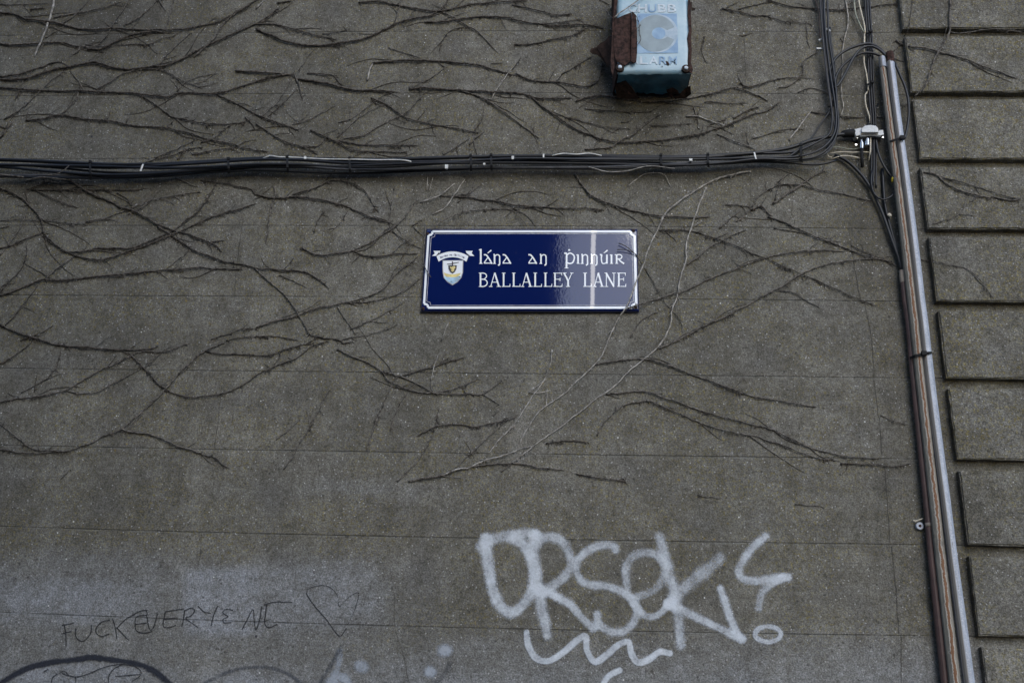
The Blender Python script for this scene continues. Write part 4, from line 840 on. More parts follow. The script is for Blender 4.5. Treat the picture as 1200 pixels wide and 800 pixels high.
# width, tone (d dark, m weathered, p pale), then tile-relative quarter-pixel points
STEMS = '''
2.2 d A 0,60 70,70 130,90 220,98 300,115 390,138 530,132 640,140 770,140 900,130 1030,100 1130,45 1200,5 B 60,-30
2.6 m A 0,205 90,210 200,200 300,200 340,212 375,222 350,255
2.6 d A 410,230 480,225 560,185 640,158 720,148 770,155
1.4 m A 770,155 790,90 815,0
2.4 p A 255,-10 230,100 190,200 160,268
2.0 d A 0,360 80,350 170,320 240,298 290,290
2.8 d A 0,372 100,370 220,335 330,310 440,290 520,312 600,325 700,315 800,300 900,250 1000,200 1080,165 1200,115 B 60,75 100,42
2.0 m A 910,268 960,220 1010,170 1040,120 1080,80 1140,35
1.6 m A 750,300 800,240 850,190 895,155
2.2 d A 0,410 110,418 250,425 400,430 520,432 650,440 780,452 840,435 1000,435 1100,415 1200,385 B 60,360 180,348
1.4 m A 455,420 520,380 600,335 720,325 790,340 860,380 950,415
1.5 m A 20,560 100,510 180,440 240,380 300,335
1.0 m A 330,335 370,385 395,430
1.2 m A 370,425 350,480 280,540
2.0 d A 120,565 200,555 280,540 400,560 520,568 650,590 780,598 880,622 960,648 1050,665 1130,690 1200,705 B 60,712
1.2 d A 125,565 130,520
1.2 d A 500,568 520,515
1.2 d A 590,575 605,550
1.6 d A 670,455 730,490 800,545 870,560 960,580 1060,580 1150,572
1.6 d A 1010,440 1080,475 1150,510 1200,535 B 60,560 150,590 200,612
1.0 d A 780,598 820,560
1.0 m A 830,430 870,385 940,360 1020,345
1.5 m A 250,85 330,65 420,50 500,30 575,5
1.2 m A 300,110 350,70 410,10
1.3 m A 370,220 450,215 500,165 540,100 580,40 605,-10
1.3 m A 580,120 640,90 700,40 740,-5
1.3 m A 740,-5 780,55
1.0 d A 400,210 520,215 620,210 700,205 760,180 820,170
1.6 d A 140,45 215,40
1.0 m A 0,20 80,22 160,18 230,15
1.2 m A 110,380 140,350 155,320
2.8 m A 1105,330 1150,335 1200,340 B 60,340 170,350
1.2 d A 680,762 760,740 820,725 880,700 950,690
1.2 d A 900,725 1000,705 1100,690 1150,660
1.2 d A 940,670 1000,650 1040,610 1100,580
1.0 d A 730,740 850,690 920,655
1.1 d A 830,750 860,710
1.6 d A 0,590 30,600 60,570
1.6 d A 0,650 40,600
1.4 d A 1150,550 1180,580 1200,612
1.0 m A 210,180 260,150 300,125
1.2 m A 70,470 100,400 130,350
2.6 d B 0,135 60,160 130,190 230,212 330,212 410,198 490,185 580,150 660,110 740,88 820,72 880,30 905,-10
1.5 d B 0,112 100,118 180,135 250,155 320,175 380,188
1.0 d B 310,160 360,155 440,140
1.8 d B 480,12 580,5 640,20 720,35 800,48 860,50 940,35 1000,20 1080,15 1200,8 C 60,0
1.5 m B 860,50 920,80 990,120 1050,160 1110,225
2.0 d B 790,105 900,98 1000,80 1100,80 1200,85 C 0,90 120,112 230,118 340,115 430,135
1.0 d B 860,240 880,180 920,140 990,125
2.3 d B 550,295 640,285 740,282 860,285 940,295 1040,305 1110,325 1200,350
2.0 p B 522,378 530,330 550,295
1.3 m B 650,105 670,40 680,-10
2.8 d B 200,370 290,385 360,400 400,410 470,425 560,425 650,430
2.4 d B 720,418 800,415 900,420 1000,425 1100,428 1200,435 C 60,440 110,455 180,460 280,460
1.8 m B 180,350 200,400 220,468
1.3 d B 240,345 350,350 380,375 410,410
1.0 m B 200,330 240,270 275,230
1.0 m B 30,545 100,480 150,400 190,310
1.0 d B 60,545 140,470 190,420
2.0 d B 0,380 80,360 160,345
1.8 d B 0,535 60,560 150,590 200,612
1.0 m B 170,585 250,560 330,520 380,490
1.6 d B 0,580 60,620 130,660 220,690 290,725
1.4 d B 220,690 290,685 320,655
1.8 d B 255,610 310,635 360,655 420,665 500,680 600,680 700,682 760,682
1.4 d B 330,650 400,670 440,700 560,710 700,715
1.3 m B 410,650 500,635 560,600 640,560 700,530 760,470 800,425
1.0 m B 385,575 440,560 500,520 560,470 620,440 660,430
1.2 m B 380,645 430,600 470,560 530,525 600,490
1.8 d B 540,460 600,485 650,520 700,550 770,572 860,590 940,602 1040,625
1.8 m B 975,430 1040,450 1100,480 1150,515 1200,550 C 60,600 130,650
1.2 p B 1100,470 1140,400 1200,320
1.2 m B 1025,610 1060,560 1070,500 1075,465
1.2 m B 1020,630 1022,660 1030,700 1040,732
1.2 d B 1000,680 1040,640 1070,620
1.0 d B 880,725 940,690 1000,650
1.0 d B 940,690 950,735
1.0 m B 780,390 840,350 900,310
1.0 d B 760,560 800,510
1.8 p B 0,40 40,0
2.0 d B 100,15 170,5
1.6 m B 5,115 60,85 100,42
.9 m B 620,225 700,250 780,275
1.0 d B 1100,300 1160,295
1.4 d C 0,25 60,35 150,55 210,70 280,65
1.0 d C 140,110 220,105 330,90
1.6 d C 10,210 100,208 180,190 240,175 300,160 340,135
1.8 d C 20,345 70,370 130,380 200,385 280,395 350,408 400,385 420,340 425,290
2.0 m C 300,475 350,455 420,450 480,455 560,470 650,475 760,470 850,455 930,440 1040,410 1100,430 1160,450 1200,475
2.0 d C 90,455 150,505 220,550 290,600 350,630 430,655 530,665 640,662 740,650 860,630 950,610 1050,570 1120,540 1200,520
1.8 m C 340,700 460,690 500,660 570,630 620,590 660,560 700,535
1.0 m C 410,660 440,620 470,590
1.0 d C 250,550 330,570 400,585 480,600 550,605
1.0 d C 340,510 450,520 560,525 660,525
1.0 m C 510,575 545,570 555,545
.8 d C 660,590 760,585 850,580
1.7 p C 815,545 865,545 940,570 1015,595
1.2 m C 870,540 890,490 920,478 1000,485 1110,483
1.4 m C 960,628 1040,660 1140,700
1.6 d C 1070,390 1110,408 1200,385 D 40,375
1.6 d C 985,40 1060,55 1120,70 1200,75
1.2 d C 1060,45 1120,30 1200,10
1.0 d C 905,170 890,220 900,270 915,300
.8 d C 850,500 870,560 870,600
.8 m C 100,610 110,565
1.0 d C 410,0 460,25
.9 d C 0,330 30,290 45,265
1.0 d C 230,350 300,310 380,265
1.0 d C 210,380 245,340
.9 d C 1130,650 1200,630
1.2 d C 1080,170 1130,155
1.2 d C 930,585 1000,560 1025,535
1.4 d C 1040,555 1100,520 1160,500
1.4 d D 0,0 90,30 180,38 320,45 400,40 480,35 560,22 620,25
1.0 d D 0,80 80,100 160,110 210,115
1.3 m D 50,410 100,405 150,360 170,330 165,290 240,240
1.0 d D 140,435 190,415 240,420 280,440
1.0 d D 40,370 120,365 200,368
1.4 d D 0,520 40,490 60,470
1.7 p D 100,655 140,600 170,560 200,525
1.4 d D 200,525 260,535 340,545 440,552
1.2 m D 510,550 550,545 620,510 680,465
1.0 d D 0,630 60,610 160,605
1.5 p D 360,-10 375,60 370,140 355,200 350,300 345,420 350,500 335,575
1.1 p D 372,25 405,-5
1.0 d D 340,180 355,205
2.3 m D 855,-10 850,60 850,150 820,210 790,260 760,340 740,400 680,460
1.3 m D 850,150 890,158 960,150 1020,140 1100,140 1200,155
2.0 m D 600,190 640,215 730,225 810,245 900,270 980,300 1060,330 1130,355 1170,370
.9 m D 640,170 660,130 680,-10
1.0 m D 590,240 620,212 640,215
1.0 m D 640,215 690,245
1.0 m D 590,275 660,298
.8 m D 180,100 185,210
2.4 d E 300,35 330,45 400,90 450,115 520,145 570,172 620,185 680,215 750,255 830,285 880,295 960,325 1010,350 1040,380
1.2 d E 990,335 1060,325
1.6 p E 125,45 200,30 260,38 330,45
1.3 d E 120,90 180,70 240,50
2.1 d E 0,85 40,95 100,125 135,160 170,195 195,240 203,285 230,320 270,355 320,382 370,405 460,418 530,405 620,370 700,345 780,310 850,280 930,245 1000,215 1080,190 1200,155
1.5 d E 120,90 130,140 140,165
1.7 d E 0,365 60,345 120,320 180,298 203,285
1.0 m E 0,400 40,345 80,290 110,230 130,165
2.2 d E 0,585 50,570 110,545 160,525 210,510 270,515 350,508 430,498 520,488 620,480 700,470 780,465 860,460 940,452 1000,460 1060,462 1130,460
1.7 m E 210,510 260,465 310,430 360,390
1.9 d E 320,382 400,375 470,362 540,365 620,360 700,330 760,305 820,275 890,220 930,190 980,120 1010,60 1020,20
2.0 d E 740,260 800,300 850,335 900,365 980,400 1050,425 1120,438 1200,455 F 20,460 70,458 130,465 190,470 240,480 290,505 340,550
1.8 m F 0,462 60,520 130,580 180,640 200,680 225,720 250,765 285,778
1.2 m E 600,205 650,180 700,145 740,90 735,60
1.3 m E 400,240 480,225 550,200 650,160 750,130 850,110 940,100
1.0 d E 550,105 600,135 615,155
1.2 d E 170,95 240,125 300,150 370,175
1.3 d E 0,575 40,520 100,460 125,390 120,330
1.3 d E 20,730 90,650 130,600 180,530
2.4 d E 0,720 60,748 130,775 I 200,-5 300,20 420,28 560,38 650,40 720,30 745,15
1.2 d E 95,797 180,765 250,725
1.2 d E 990,790 1070,765 1140,740 1200,742
1.2 d E 1060,797 1120,780 1200,778
1.0 d E 1140,740 1160,715
1.0 m E 780,460 850,405 900,360
1.4 d E 940,45 1060,60 1120,75 1180,90 1200,115 F 60,122
1.0 d E 1060,60 1120,20
1.0 m E 0,235 80,228 160,232 260,240 360,245 440,240
1.8 d E 150,92 300,90 450,90 590,92 690,82
1.4 m E 820,30 910,72
1.2 d E 0,270 45,260
2.0 d F 0,110 80,128 150,125 220,125 310,135 400,160 450,180 520,210 600,238 625,242
1.4 d F 170,112 260,85 350,50 400,48 450,60 500,90 530,130 560,180
1.6 m F 85,75 90,110 70,180 60,260 45,340
2.0 m F 215,360 260,385 310,395 370,388 450,378 510,350 560,320 620,280 660,250 700,210 730,170 755,130
1.4 m F 460,378 520,360 580,310 620,282
1.8 d F 460,378 520,400 590,400 660,390 760,388
1.2 d F 625,240 630,280
.9 d F 640,285 690,320 740,350 775,365
1.0 m F 630,395 680,350 730,320
1.0 m F 740,265 785,310
1.0 d F 730,262 775,230
1.6 p F 770,148 830,130 890,95 930,60
1.5 p F 830,205 890,170 930,110 980,40
1.2 m F 860,115 920,120 1000,105 1060,60
1.0 m F 945,150 1000,115
1.7 d F 920,120 1000,125 1060,138 1140,145 1200,160 G 60,165 150,172 250,175 350,175 430,185
1.1 m F 820,280 870,240 930,210 990,190 1060,182 1130,180 1200,185 G 40,225 70,255
1.0 d F 320,185 290,240 270,300
.9 d F 430,190 390,250 350,290
1.9 m F 0,735 80,705 190,680 250,655 330,635 430,615 500,595 560,575 610,540 660,480 700,450 760,400
1.5 m F 430,620 520,615 600,598 660,580 720,550 775,500
1.2 m F 430,618 480,632
1.0 m F 610,540 660,450 690,400 720,350
1.2 m F 440,745 520,710 600,670 680,625
1.3 d F 0,775 100,778 200,795
2.0 d F 285,778 330,785 400,797 J 410,10 450,0
1.1 m F 380,797 460,780 540,765 620,740 660,720
1.0 m F 380,640 430,710 470,770
.9 d F 110,490 180,520 240,550
1.3 p F 870,797 890,740 905,710
1.1 m F 620,250 640,130 650,80
1.1 p F 800,90 805,30
1.1 p F 812,95 830,30
1.2 d F 130,465 160,430 180,405
2.2 m G 295,15 330,70 370,115 450,150 520,175 600,195 640,205 720,215 800,218 870,220 930,215
1.3 p G 545,72 600,30 650,12 710,18 745,78
1.8 p G 1120,5 1060,10 970,35 900,70 830,110 770,155 720,200 690,260 650,340 620,430 590,500 560,580 530,650 490,710 450,797 K 430,50 390,105 330,160 290,200 250,240 160,300 110,350 60,430 25,500
1.8 p G 910,80 890,130 855,225 840,270 820,340 815,430 790,500 775,590 750,650 740,720 705,797 K 670,40 610,90 550,135 500,190 440,240 400,265 340,315 290,350 230,400 160,445 110,480 60,520 0,570
1.7 m K 680,35 720,20 G 770,797 850,755 920,720 1000,685 1060,650 1130,615 1200,575 H 60,545 130,500 200,465 270,440 340,425 410,415 500,412 560,425 610,450
1.6 m G 540,645 620,620 680,600 740,582 800,565 860,540 920,510 1000,480 1070,450 1150,420 1200,405 H 60,390 130,380 200,375 270,372 360,378
1.6 m G 820,440 880,400 920,360 980,330 1040,300 1100,278
1.2 d G 690,280 760,278 850,285 920,310 980,330 1060,360 1130,390 1200,415 H 60,445 150,480 230,515 310,550 400,590 500,632
1.0 m G 620,455 660,520 700,580 720,620 750,655
.9 m G 750,655 790,700 800,760
1.2 m G 555,780 590,720 640,680 690,660
1.5 m G 975,268 1030,220 1075,185
1.2 d G 1000,160 1060,162 1110,170 1120,185
1.3 m G 1050,240 1100,200 1130,160 1160,120 1200,90
2.2 d G 1120,185 1170,168 1200,200 H 20,215
1.0 m G 0,175 60,205 100,245 115,268
.9 d G 165,168 220,130
2.0 m H 20,155 60,135 100,100 150,70 200,35 265,0
1.5 m H 0,90 60,65 150,65 220,85 290,98 350,108 420,125 490,142
1.0 m H 30,140 60,50 110,10
2.0 m H 0,215 60,235 130,265 200,300 280,330 340,355 420,385 490,405 540,418
1.0 d H 30,270 110,285 180,295
1.2 m H 50,562 120,570 170,600 250,645
1.0 d H 390,350 450,380 520,410 590,430
2.0 m H 720,5 790,20 840,60 890,90 960,112 1040,125
1.2 m H 730,5 800,25 880,45 950,65 1040,95 1120,120 1180,130
2.0 m H 1060,125 1140,140 1180,132
1.0 m H 770,250 840,230 900,200 930,150
1.0 m H 710,415 780,425 850,440 920,455 970,490 1020,550 1060,600
1.8 m I 0,285 60,268 150,260 230,245 290,235 350,205 400,175 470,135 520,115 590,80 640,55 700,45 760,50 830,30 890,5
1.3 m I 310,230 370,245 450,238 500,210 570,175 640,140 700,100 760,55
1.5 d I 0,105 60,70 130,20 150,0
1.0 d I 100,240 150,215 210,180 260,130 280,70 290,30
1.6 d I 600,50 660,110 700,150 740,195 780,225 830,250 890,262 960,258 1040,243 1100,220 1160,190 1200,160 J 60,130 130,100 190,80 230,50 270,20 330,0
1.7 m I 1050,5 960,45 900,95 850,140 800,195 760,240 700,300 640,350 570,410 480,445 430,475 380,490 320,510 250,510 190,508 130,490 80,450 0,385
2.1 m I 570,410 620,425 700,435 770,460 830,490 890,505 950,528 1010,545 1040,575 1078,592
1.5 d I 0,505 80,518 160,522 240,518 320,510
1.5 d I 960,45 1040,58 1120,62 1200,65 J 60,62 130,40 200,20 270,10
.9 d I 500,125 550,60
.8 d I 160,240 175,130
1.1 d I 285,645 330,600
1.8 m J 380,35 450,70 520,100 590,140 620,180 680,210 740,232 830,240 900,230 960,210 1040,175
1.6 m J 590,140 680,165 750,195 800,220 850,245 930,245 1000,245 1060,245 1100,220 1160,175
1.1 d J 1060,245 1140,295
1.5 d J 680,165 740,145 820,125 890,100 970,75
1.0 d J 860,107 910,70
1.3 m J 520,505 545,420 570,350 600,290 640,200 680,150
1.1 m J 630,420 650,350 680,280 715,230 735,195
1.3 p J 820,180 835,120 855,60
1.3 m J 130,600 180,520 230,440 270,370 310,290 340,230
1.0 m J 95,460 150,415 205,370
2.3 m J 715,655 790,640 870,630 930,605 1000,590 1080,580 1150,572 1200,570
1.8 p J 870,630 940,600 1000,590 1060,560 1120,545 1200,520 K 50,500 100,488
1.1 m J 940,590 1000,530 1060,480 1120,420 1180,365
1.4 p J 1090,525 1130,470 1200,400 K 50,330 100,250 150,180 180,100 185,35
1.3 m J 665,655 720,600 760,560 800,490 840,410 860,300
1.5 d J 760,440 830,405 890,390 960,392 1040,400 1120,380 1200,362 K 30,340
.9 m J 1110,350 1140,320
1.2 m J 1150,612 1200,570
1.8 m K 390,110 450,95 530,85 630,82 700,98 770,125 850,155 930,185 1010,215 1080,240 1150,265 1200,272 L 100,285 170,298 230,305
1.6 m K 440,248 510,238 600,235 660,240 700,260 780,285 850,310 930,335 1000,355 1080,378 1200,405 L 80,440 150,475 220,505 300,525 400,540 520,548
1.6 m K 400,440 420,400 460,350 510,305 570,285 640,278 700,300 780,335 860,370 940,400 1020,420 1100,435 1150,445 1200,465 L 60,480 150,520 230,545 310,550
1.6 d K 160,478 240,465 300,465 355,472
1.9 m K 0,570 60,575 130,588 200,597 245,602
1.5 d K 300,620 380,635 460,645 530,652
1.1 p K 80,240 130,240 180,228
1.1 p K 160,300 165,220
1.1 p K 80,240 160,175
1.0 m K 870,718 905,728 930,727 965,736 985,733
1.5 d L 340,570 430,572 520,575 570,583 620,578 670,572
.8 d L 530,345 580,370 650,390
1.0 m L 125,763 160,762 185,771 215,768 250,773
'''
def parse_stems():
    res = []
    for ln in STEMS.strip().splitlines():
        tk = ln.split(); w_ = float(tk[0]); tone = tk[1]; tile = None; pts = []
        for t in tk[2:]:
            if t in TILES: tile = TILES[t]
            else:
                x, y = t.split(','); pts.append((tile[0]+float(x)/4, tile[1]+float(y)/4))
        res.append((w_, tone, pts))
    return res
def in_block(x, y):            # raised blocks stand 32 mm proud of the wall
    return x > 1057+.1205*y+1
LABELS = {
0:'dark creeper stem network across the very top left corner',
1:'broken grey creeper stems below the top left corner, one ending in a knob',
2:'stout creeper rising rightwards across the upper left with pale upper branches',
3:'large tangled creeper filling the wall just above the bundle at the left',
4:'thin creeper stem slanting down to the left edge above the bundle',
5:'thin creeper stem rising to the top edge in the left corner tangle',
6:'pair of thin creeper stems hanging from the top edge left of centre',
7:'stubby dark twig near the top edge in the left corner',
8:'faint thin stem hugging the top edge in the left corner',
9:'dark fine twigs fanning out on the bundle under the big left tangle',
10:'short dark twig lying just above the bundle under the big left tangle',
11:'hooked dark stem ends at the left edge above the bundle',
12:'short dark twig linking the left tangle to the next stems above the bundle',
13:'long dark creeper sweeping in a deep sag up to the top edge, left of centre',
14:'short thin twig hovering above the sagging stem left of centre',
15:'dark wavy creeper stem reaching right to the alarm box upper left',
16:'arched creeper stem with a pale bent end left of the alarm box',
17:'long creeper spanning from mid left to below and right of the alarm box',
18:'thin twig rising from the short stub above the middle left stems',
19:'thin dark stem slanting down left of the fan of curved twigs above the bundle',
20:'thin curved twig rising rightwards in the left middle above the bundle',
21:'dark matted creeper stems resting on top of the bundle left of centre',
22:'short dark twig at the left of the forked tips above the sign corner',
23:'forked thin twig tips touching the bundle above the sign left corner',
24:'short thin twig between the two long stems left of the alarm box',
25:'short pale stem end at the top edge left of the deep sagging stem',
26:'stubby dark stem at the top edge above the deep sagging stem',
27:'tiny twig between the arched stem and the alarm box',
28:'dark thin stem under the top edge left of the alarm box',
29:'dark wavy stem just left of the torn flap of the alarm box, above it',
30:'dark stem curling upwards just below left of the alarm box',
31:'creeper stem passing right behind the bottom of the alarm box',
32:'weathered stem slanting up rightwards beneath the alarm box',
33:'thin horizontal stem beneath the left of the alarm box',
34:'tiny curled twig beneath the middle of the alarm box',
35:'very thin horizontal stem beneath the right of the alarm box',
36:'short stem slanting down right to the bundle, right of the alarm box',
37:'dark stem with a raised tip level with the alarm box bottom, at its right',
38:'dark stems along the top edge between the alarm box and middle upright cables',
39:'short upright twig close to the right side of the alarm box',
40:'tiny upright twig under the left corner of the alarm box',
41:'tiny twig at the top edge just left of the alarm box',
42:'thin dark twigs just above the bundle right of the alarm box',
43:'tiny dark twig right of the alarm box, beside a thin upright joint',
44:'small slanting twig between the pale forked twig and the right hand stems',
45:'short dark branch tip right of the pale forked twig',
46:'curved thin stem running up to the white tie on the left upright cables',
47:'short arched twig left of the left upright cables',
48:'pale bent twig with a dark tip crossing behind the left upright cables',
49:'long grey stem hanging down over the top raised blocks',
50:'pale upright stem between the two upright cable runs',
51:'stout stem slanting down rightwards across the second raised block',
52:'thin stem beside the edge of the topmost raised block',
53:'tiny twig just right of the rusty conduit cap',
54:'thin short upright stem left of the left upright cables at the top',
55:'large creeper network of crossing stems below the bundle at the left',
56:'thin curved stem crossing the first thick branch below the bundle at left',
57:'long faint wavy stems under the bundle reaching in from the left edge',
58:'tiny twig above the thick slanting branch at left',
59:'dark horizontal stem and twig just under the bundle at the far left',
60:'creeper entering from the left edge at mid height and forking far right and down',
61:'short dark twig above the stem at the left edge, mid height',
62:'creeper network left of the sign with stems curving up to its corner',
63:'thin dark twigs where the stems gather at mid height left of the sign',
64:'short grey stem dropping from the underside of the bundle at left',
65:'tiny stem at the left edge under the bundle',
66:'arching dark stem just under the bundle, between left edge and sign',
67:'straight grey twig standing upright over the stems left of the sign',
68:'two tiny twigs at the upper left corner of the sign',
69:'pale twigs and dark stem just above the sign',
70:'thin arched stem over the top left edge of the sign',
71:'short steep twig left of the sign, left one of two alike',
72:'faint steep twig left of the sign, right one of two alike',
73:'faint short twig below the hooked stem left of the sign',
74:'short pale twig just below the sign left end',
75:'tiny pale twig under the bundle above the sign, left one of two',
76:'tiny pale twig under the bundle above the sign, right one of two',
77:'thick grey stem sagging rightwards just above the sign right corner',
78:'pale thin hooped twig under the bundle right above the sign end',
79:'great pale creeper crossing the sign corner and fanning over the right of the wall',
80:'short arched twig below the sign right corner',
81:'short slanting twig right of the sign above the long crossing stems',
82:'stout dark stem slanting up to the bundle at the right',
83:'stems lying across the fourth raised block',
84:'thin arched stem low on the fourth raised block',
85:'thin stem trailing down the fifth raised block',
86:'long weathered stem rising from the left edge below the middle',
87:'thin dark stem slanting up from the left edge just above the rising long stem',
88:'tiny upright twig just above the long stem near the left edge',
89:'tiny dark twig on the bare wall at the lower left',
90:'creeper of slender stems ending in forks below left of the sign',
91:'small pale upright twig crossing the forked stems below the sign',
92:'straight thin stem slanting down alone at left below the middle',
93:'short thin twig left of the lone straight slanting stem',
94:'slender stem bending down left, below the forked stems',
95:'tiny twig above the wavy stem under the sign',
96:'long humped stem right of centre, lowest of three alike',
97:'short dark twig lying level beneath the pale crossing stems',
98:'dark wavy twig lying level, below and right of the short level twig',
99:'small dark stem scrap on the bare wall right of centre',
100:'thin dark stem beside the brown pipe under the long stem tips',
101:'faint thin stem left of the brown pipe at mid height',
102:'small dark stem scrap low on the wall near the brown pipe',
}
def build_stems():
    S = parse_stems(); n = len(S); par = list(range(n))
    def find(i):
        while par[i] != i: i = par[i]
        return i
    paths = [smooth_path(s[2], 2.5) for s in S]
    for i in range(n):
        for e_ in (S[i][2][0], S[i][2][-1]):
            for j in range(n):
                if j == i: continue
                if np.min(np.hypot(paths[j][:, 0]-e_[0], paths[j][:, 1]-e_[1])) < 3.0: par[find(i)] = find(j)
    comp = {}
    for i in range(n): comp.setdefault(find(i), []).append(i)
    comps = sorted(comp.values(), key=lambda c: min(c))
    for ci, c in enumerate(comps):
        P0 = paths[c[0]]
        info = (round(float(min(paths[i][:, 0].min() for i in c))), round(float(min(paths[i][:, 1].min() for i in c))), round(float(max(paths[i][:, 0].max() for i in c))), round(float(max(paths[i][:, 1].max() for i in c))))
        lb = LABELS.get(ci, 'x'); 
        if lb == 'x': print('COMP', ci, len(c), [S[i][1] for i in c][:4], S[c[0]][0], info)
        root = None
        if len(c) > 1:
            p = at(*S[c[0]][2][0], 0); root = empty('dead_creeper', (p.x, 0, p.z), lb, 'creeper', 'dead creeper on the wall')
        for i in c:
            w_, tone, pts = S[i]; rs = random.Random(i*13+5)
            Q = smooth_path(pts, 3.0); m = MB(); L = len(Q)
            jit = np.zeros((L, 2)); v = np.zeros(2)
            for k in range(L):
                v = v*.70+np.array([rs.gauss(0, .27), rs.gauss(0, .27)]); jit[k] = v
            jit *= np.minimum(1, np.minimum(np.arange(L), np.arange(L)[::-1])/4.)[:, None]; Q = Q+jit
            crosses = any(500 < x < 748 and 268 < y < 364 for x, y in Q)
            lift = .004 if tone != 'p' else .008; ph = rs.uniform(0, 6); P = []; R = []
            for k, (x, y) in enumerate(Q):
                t = k/(L-1); b_ = .034 if in_block(x, y) else 0.0
                p = at(x, y, b_); r = max(w_*1.08, .95)*.5*mpp(p)*(1-.35*t)*(1+.30*math.sin(k*1.7+ph)*rs.uniform(.2, 1))
                d = b_ + r*.9+.0015+lift*abs(math.sin(k*.13+ph))*min(1, min(k, L-1-k)/5.)
                ds = math.hypot(max(0, 493-x, x-749), max(0, 266-y, y-366))      # climbs over the sign instead of through it
                d = max(d, .031*(1-ds/22)) if ds < 22 and crosses else d
                P.append(at(x, y, d)); R.append(r)
            if L > 3: R[-1] *= .4
            m.tube(P, R, 6)
            # rootlets and knots
            L_px = 3.0*L; nr = int(L_px*(.13 if tone == 'd' else .10 if tone == 'm' else .03)*(1.2 if w_ > 1.2 else .7))
            def spur(k):
                p = P[k]; dr = P[min(k+1, L-1)]-P[max(k-1, 0)]
                if dr.length < 1e-6: return
                dr.normalize(); sg = rs.choice((-1, 1)); nrm_ = Vector((-dr.z, 0, dr.x))*sg; q = (nrm_+dr*rs.uniform(-.6, 1.0)).normalized()*rs.uniform(2.0, 4.8)*mpp(p)
                e1 = p+q; e1.y = min(e1.y, -.0015-(0.034 if in_block(*Q[k]) else 0)); r_ = min(.0024, R[k]*.8)
                m.tube([p, p+q*.5+Vector((0, rs.uniform(-.001, .001), 0)), e1], [r_, r_*.75, r_*.45], 4, cap=True)
            if tone != 'p':
                for _ in range(int(L_px/(13 if tone == 'd' else 20))): spur(rs.randrange(L))
            def hair(k, long):
                p = P[k]; a_ = rs.gauss(-math.pi/2, 1.1); ln_ = rs.uniform(1.2, long)*mpp(p); q = Vector((math.cos(a_)*ln_, rs.uniform(-.001, .002), math.sin(a_)*ln_))
                mid = p+q*.55+Vector((rs.uniform(-1, 1), 0, rs.uniform(-1, 1)))*ln_*.15; e1 = p+q; lim = -.001-(0.034 if in_block(*Q[k]) else 0)
                mid.y = min(mid.y, lim-.001); e1.y = min(e1.y, lim)
                m.tube([p, mid, e1], [.0019, .0014, .0006], 3, cap=False)
            for _ in range(nr): hair(rs.randrange(L), 5.5)
            for _ in range(int(L_px/(42 if tone == 'd' else 80))):
                k0 = rs.randrange(L)
                for _ in range(rs.randint(6, 14)): hair(max(0, min(L-1, k0+rs.randint(-2, 2))), 7)
            if tone != 'p':
                for _ in range(int(L_px/(26 if Q[0][1] < 300 else 60))):
                    k0 = rs.randrange(1, L-1); dr = P[k0+1]-P[k0-1]
                    if dr.length < 1e-6: continue
                    dr.normalize(); a_ = rs.choice((-1, 1))*rs.uniform(.35, 1.0)*rs.choice((1, 1, -1)); sg = 1 if rs.random() < .75 else -1
                    ln_ = rs.uniform(5, 24)*mpp(P[k0]); q_ = P[k0].copy(); tw = [q_.copy()]; lim = -.002-(0.034 if in_block(*Q[k0]) else 0)
                    for z_ in range(5):
                        a_ += rs.uniform(-.3, .3); c_, s_ = math.cos(a_), math.sin(a_); dd = Vector((dr.x*c_-dr.z*s_, 0, dr.x*s_+dr.z*c_))*sg
                        q_ = q_+dd*ln_/5; q_.y = min(lim, q_.y+.001); tw.append(q_.copy())
                    m.tube(tw, [.0018, .0016, .0014, .0012, .001, .0006], 4, cap=False)
            if tone != 'p' and w_ >= 1.4 and L > 14:
                for _ in range(int(L_px/(85 if Q[0][1] < 260 else 130))):
                    k0 = rs.randrange(3, L-3); dr = P[k0+2]-P[k0-2]
                    if dr.length < 1e-6: continue
                    dr.normalize(); a_ = rs.choice((-1, 1))*rs.uniform(.25, .6); turn = -a_*rs.uniform(.0, .16); sg = rs.choice((-1, 1, 1)); q_ = P[k0].copy(); tw = [q_.copy()]
                    ns = rs.randint(8, 18); lim = -.002-(0.034 if in_block(*Q[k0]) else 0)
                    for z_ in range(ns):
                        a_ += turn+rs.gauss(0, .09); c_, s_ = math.cos(a_), math.sin(a_); q_ = q_+Vector((dr.x*c_-dr.z*s_, 0, dr.x*s_+dr.z*c_))*sg*4.2*mpp(P[k0])
                        q_.y = min(lim, q_.y+.0012); tw.append(q_.copy())
                    m.tube(tw, [.0021*(1-.6*z_/ns) for z_ in range(ns+1)], 5, cap=False)
            o = m.build('stem' if root else 'dead_creeper', M[{'d': 'stem', 'm': 'stem_mid', 'p': 'stem_pale'}[tone]], root, True)
            if not root: tag(o, lb, 'creeper', 'dead creeper on the wall')
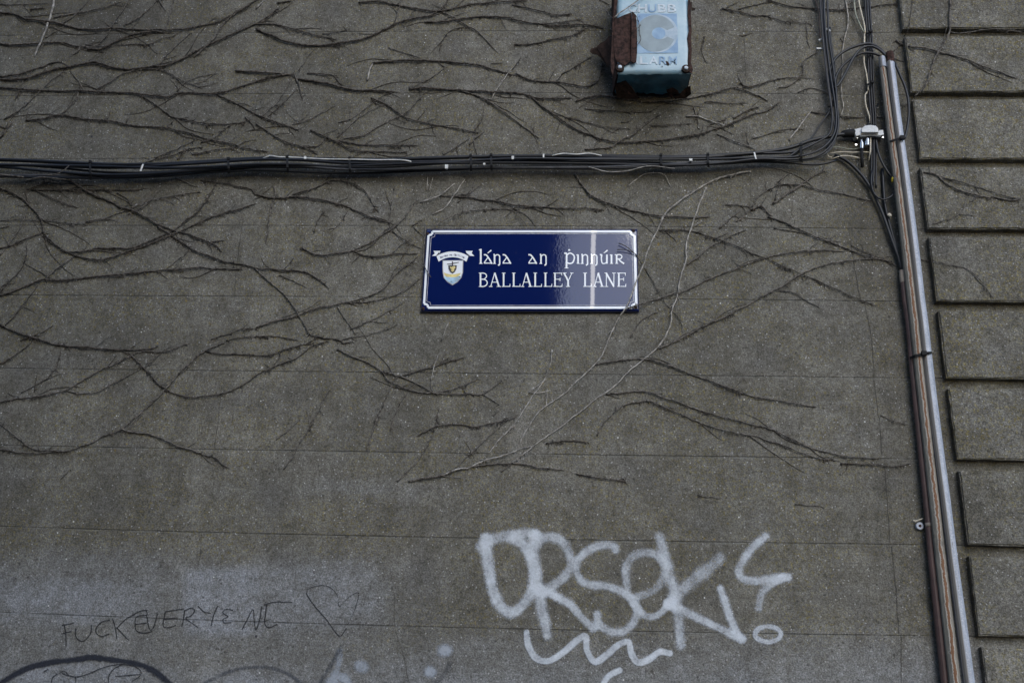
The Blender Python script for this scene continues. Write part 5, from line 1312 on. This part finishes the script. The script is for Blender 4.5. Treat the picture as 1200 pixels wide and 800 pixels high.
    # stems that cross in front of the sign and the alarm box
    def front(path, w_, tone, label):
        Q = smooth_path([(*p,) for p in path], 2.5); m = MB(); m.tube([at(x, y, d) for x, y, d in Q], [w_*.5*mpp(at(x, y, d))*(1-.3*k/len(Q)) for k, (x, y, d) in enumerate(Q)], 6)
        tag(m.build('dead_creeper', M[tone], None, True), label, 'creeper', 'dead creeper on the wall')
    G = lambda s, ds: [(*p, d) for p, d in zip(T(600, 200, 4, s), ds)]
    front(G('500,340 530,352 560,375 585,400 610,440', [.03, .032, .03, .024, .008]), 1.1, 'stem', 'upper of two dark twig tips poking over the right edge of the sign')
    front(G('493,370 530,370 565,382 590,400', [.03, .032, .03, .022]), 1.1, 'stem', 'lower of two dark twig tips poking over the right edge of the sign')
    front([(*p, d) for p, d in zip(T(600, 0, 4, '480,85 500,65 540,38 600,-5 640,-40'), [.192, .197, .200, .200, .200])], 1.5, 'stem_pale', 'pale twig lying across the top left of the alarm box')
    front([(*p, d) for p, d in zip(T(685, 0, 6.667, '165,75 190,120 215,140 235,150'), [.10, .12, .15, .17])], 1.6, 'stem_mid', 'short twig tangled at the upper left corner of the alarm box')
    front([(*p, d) for p, d in zip(T(300, 200, 4, '795,250 790,330 785,420 800,470 820,500'), [.010, .024, .026, .028, .026])], 1.3, 'stem_mid', 'thin twig hanging over the left edge of the sign')
    front([(*p, d) for p, d in zip(T(600, 170, 8, '720,205 790,225 870,247 960,252 1080,243 1200,212'), [.065, .075, .072, .07, .072, .072])]+[(764, 194.5, .072), (785, 197, .065), (791, 197.5, .06)], 1.2, 'stem_pale', 'thin pale stem hanging in a shallow loop under the cable bundle')
    front([(0, 204.5, .07), (14, 206, .07), (28, 207.5, .066)], 2.0, 'stem_mid', 'straw coloured stem end under the bundle at the left edge')
    front([(30, 212, .05), (45, 208, .07), (60, 208.5, .07), (82, 211, .04)], 1.6, 'stem_mid', 'straw coloured stem arching just beneath the bundle near the left edge')
    front([(54, 205.5, .074), (66, 204, .076), (75, 199.5, .076), (81, 194, .072)], 1.3, 'stem_mid', 'small curved twig caught across the bundle near the left edge')
    front([(60, 198, .048), (59.5, 204, .05)], .8, 'stem_pale', 'x') if False else None

lane(); build_wall(); build_graffiti(); build_sign(); build_alarm(); build_conduits(); build_cables(); build_stems()
bpy.context.view_layer.update()
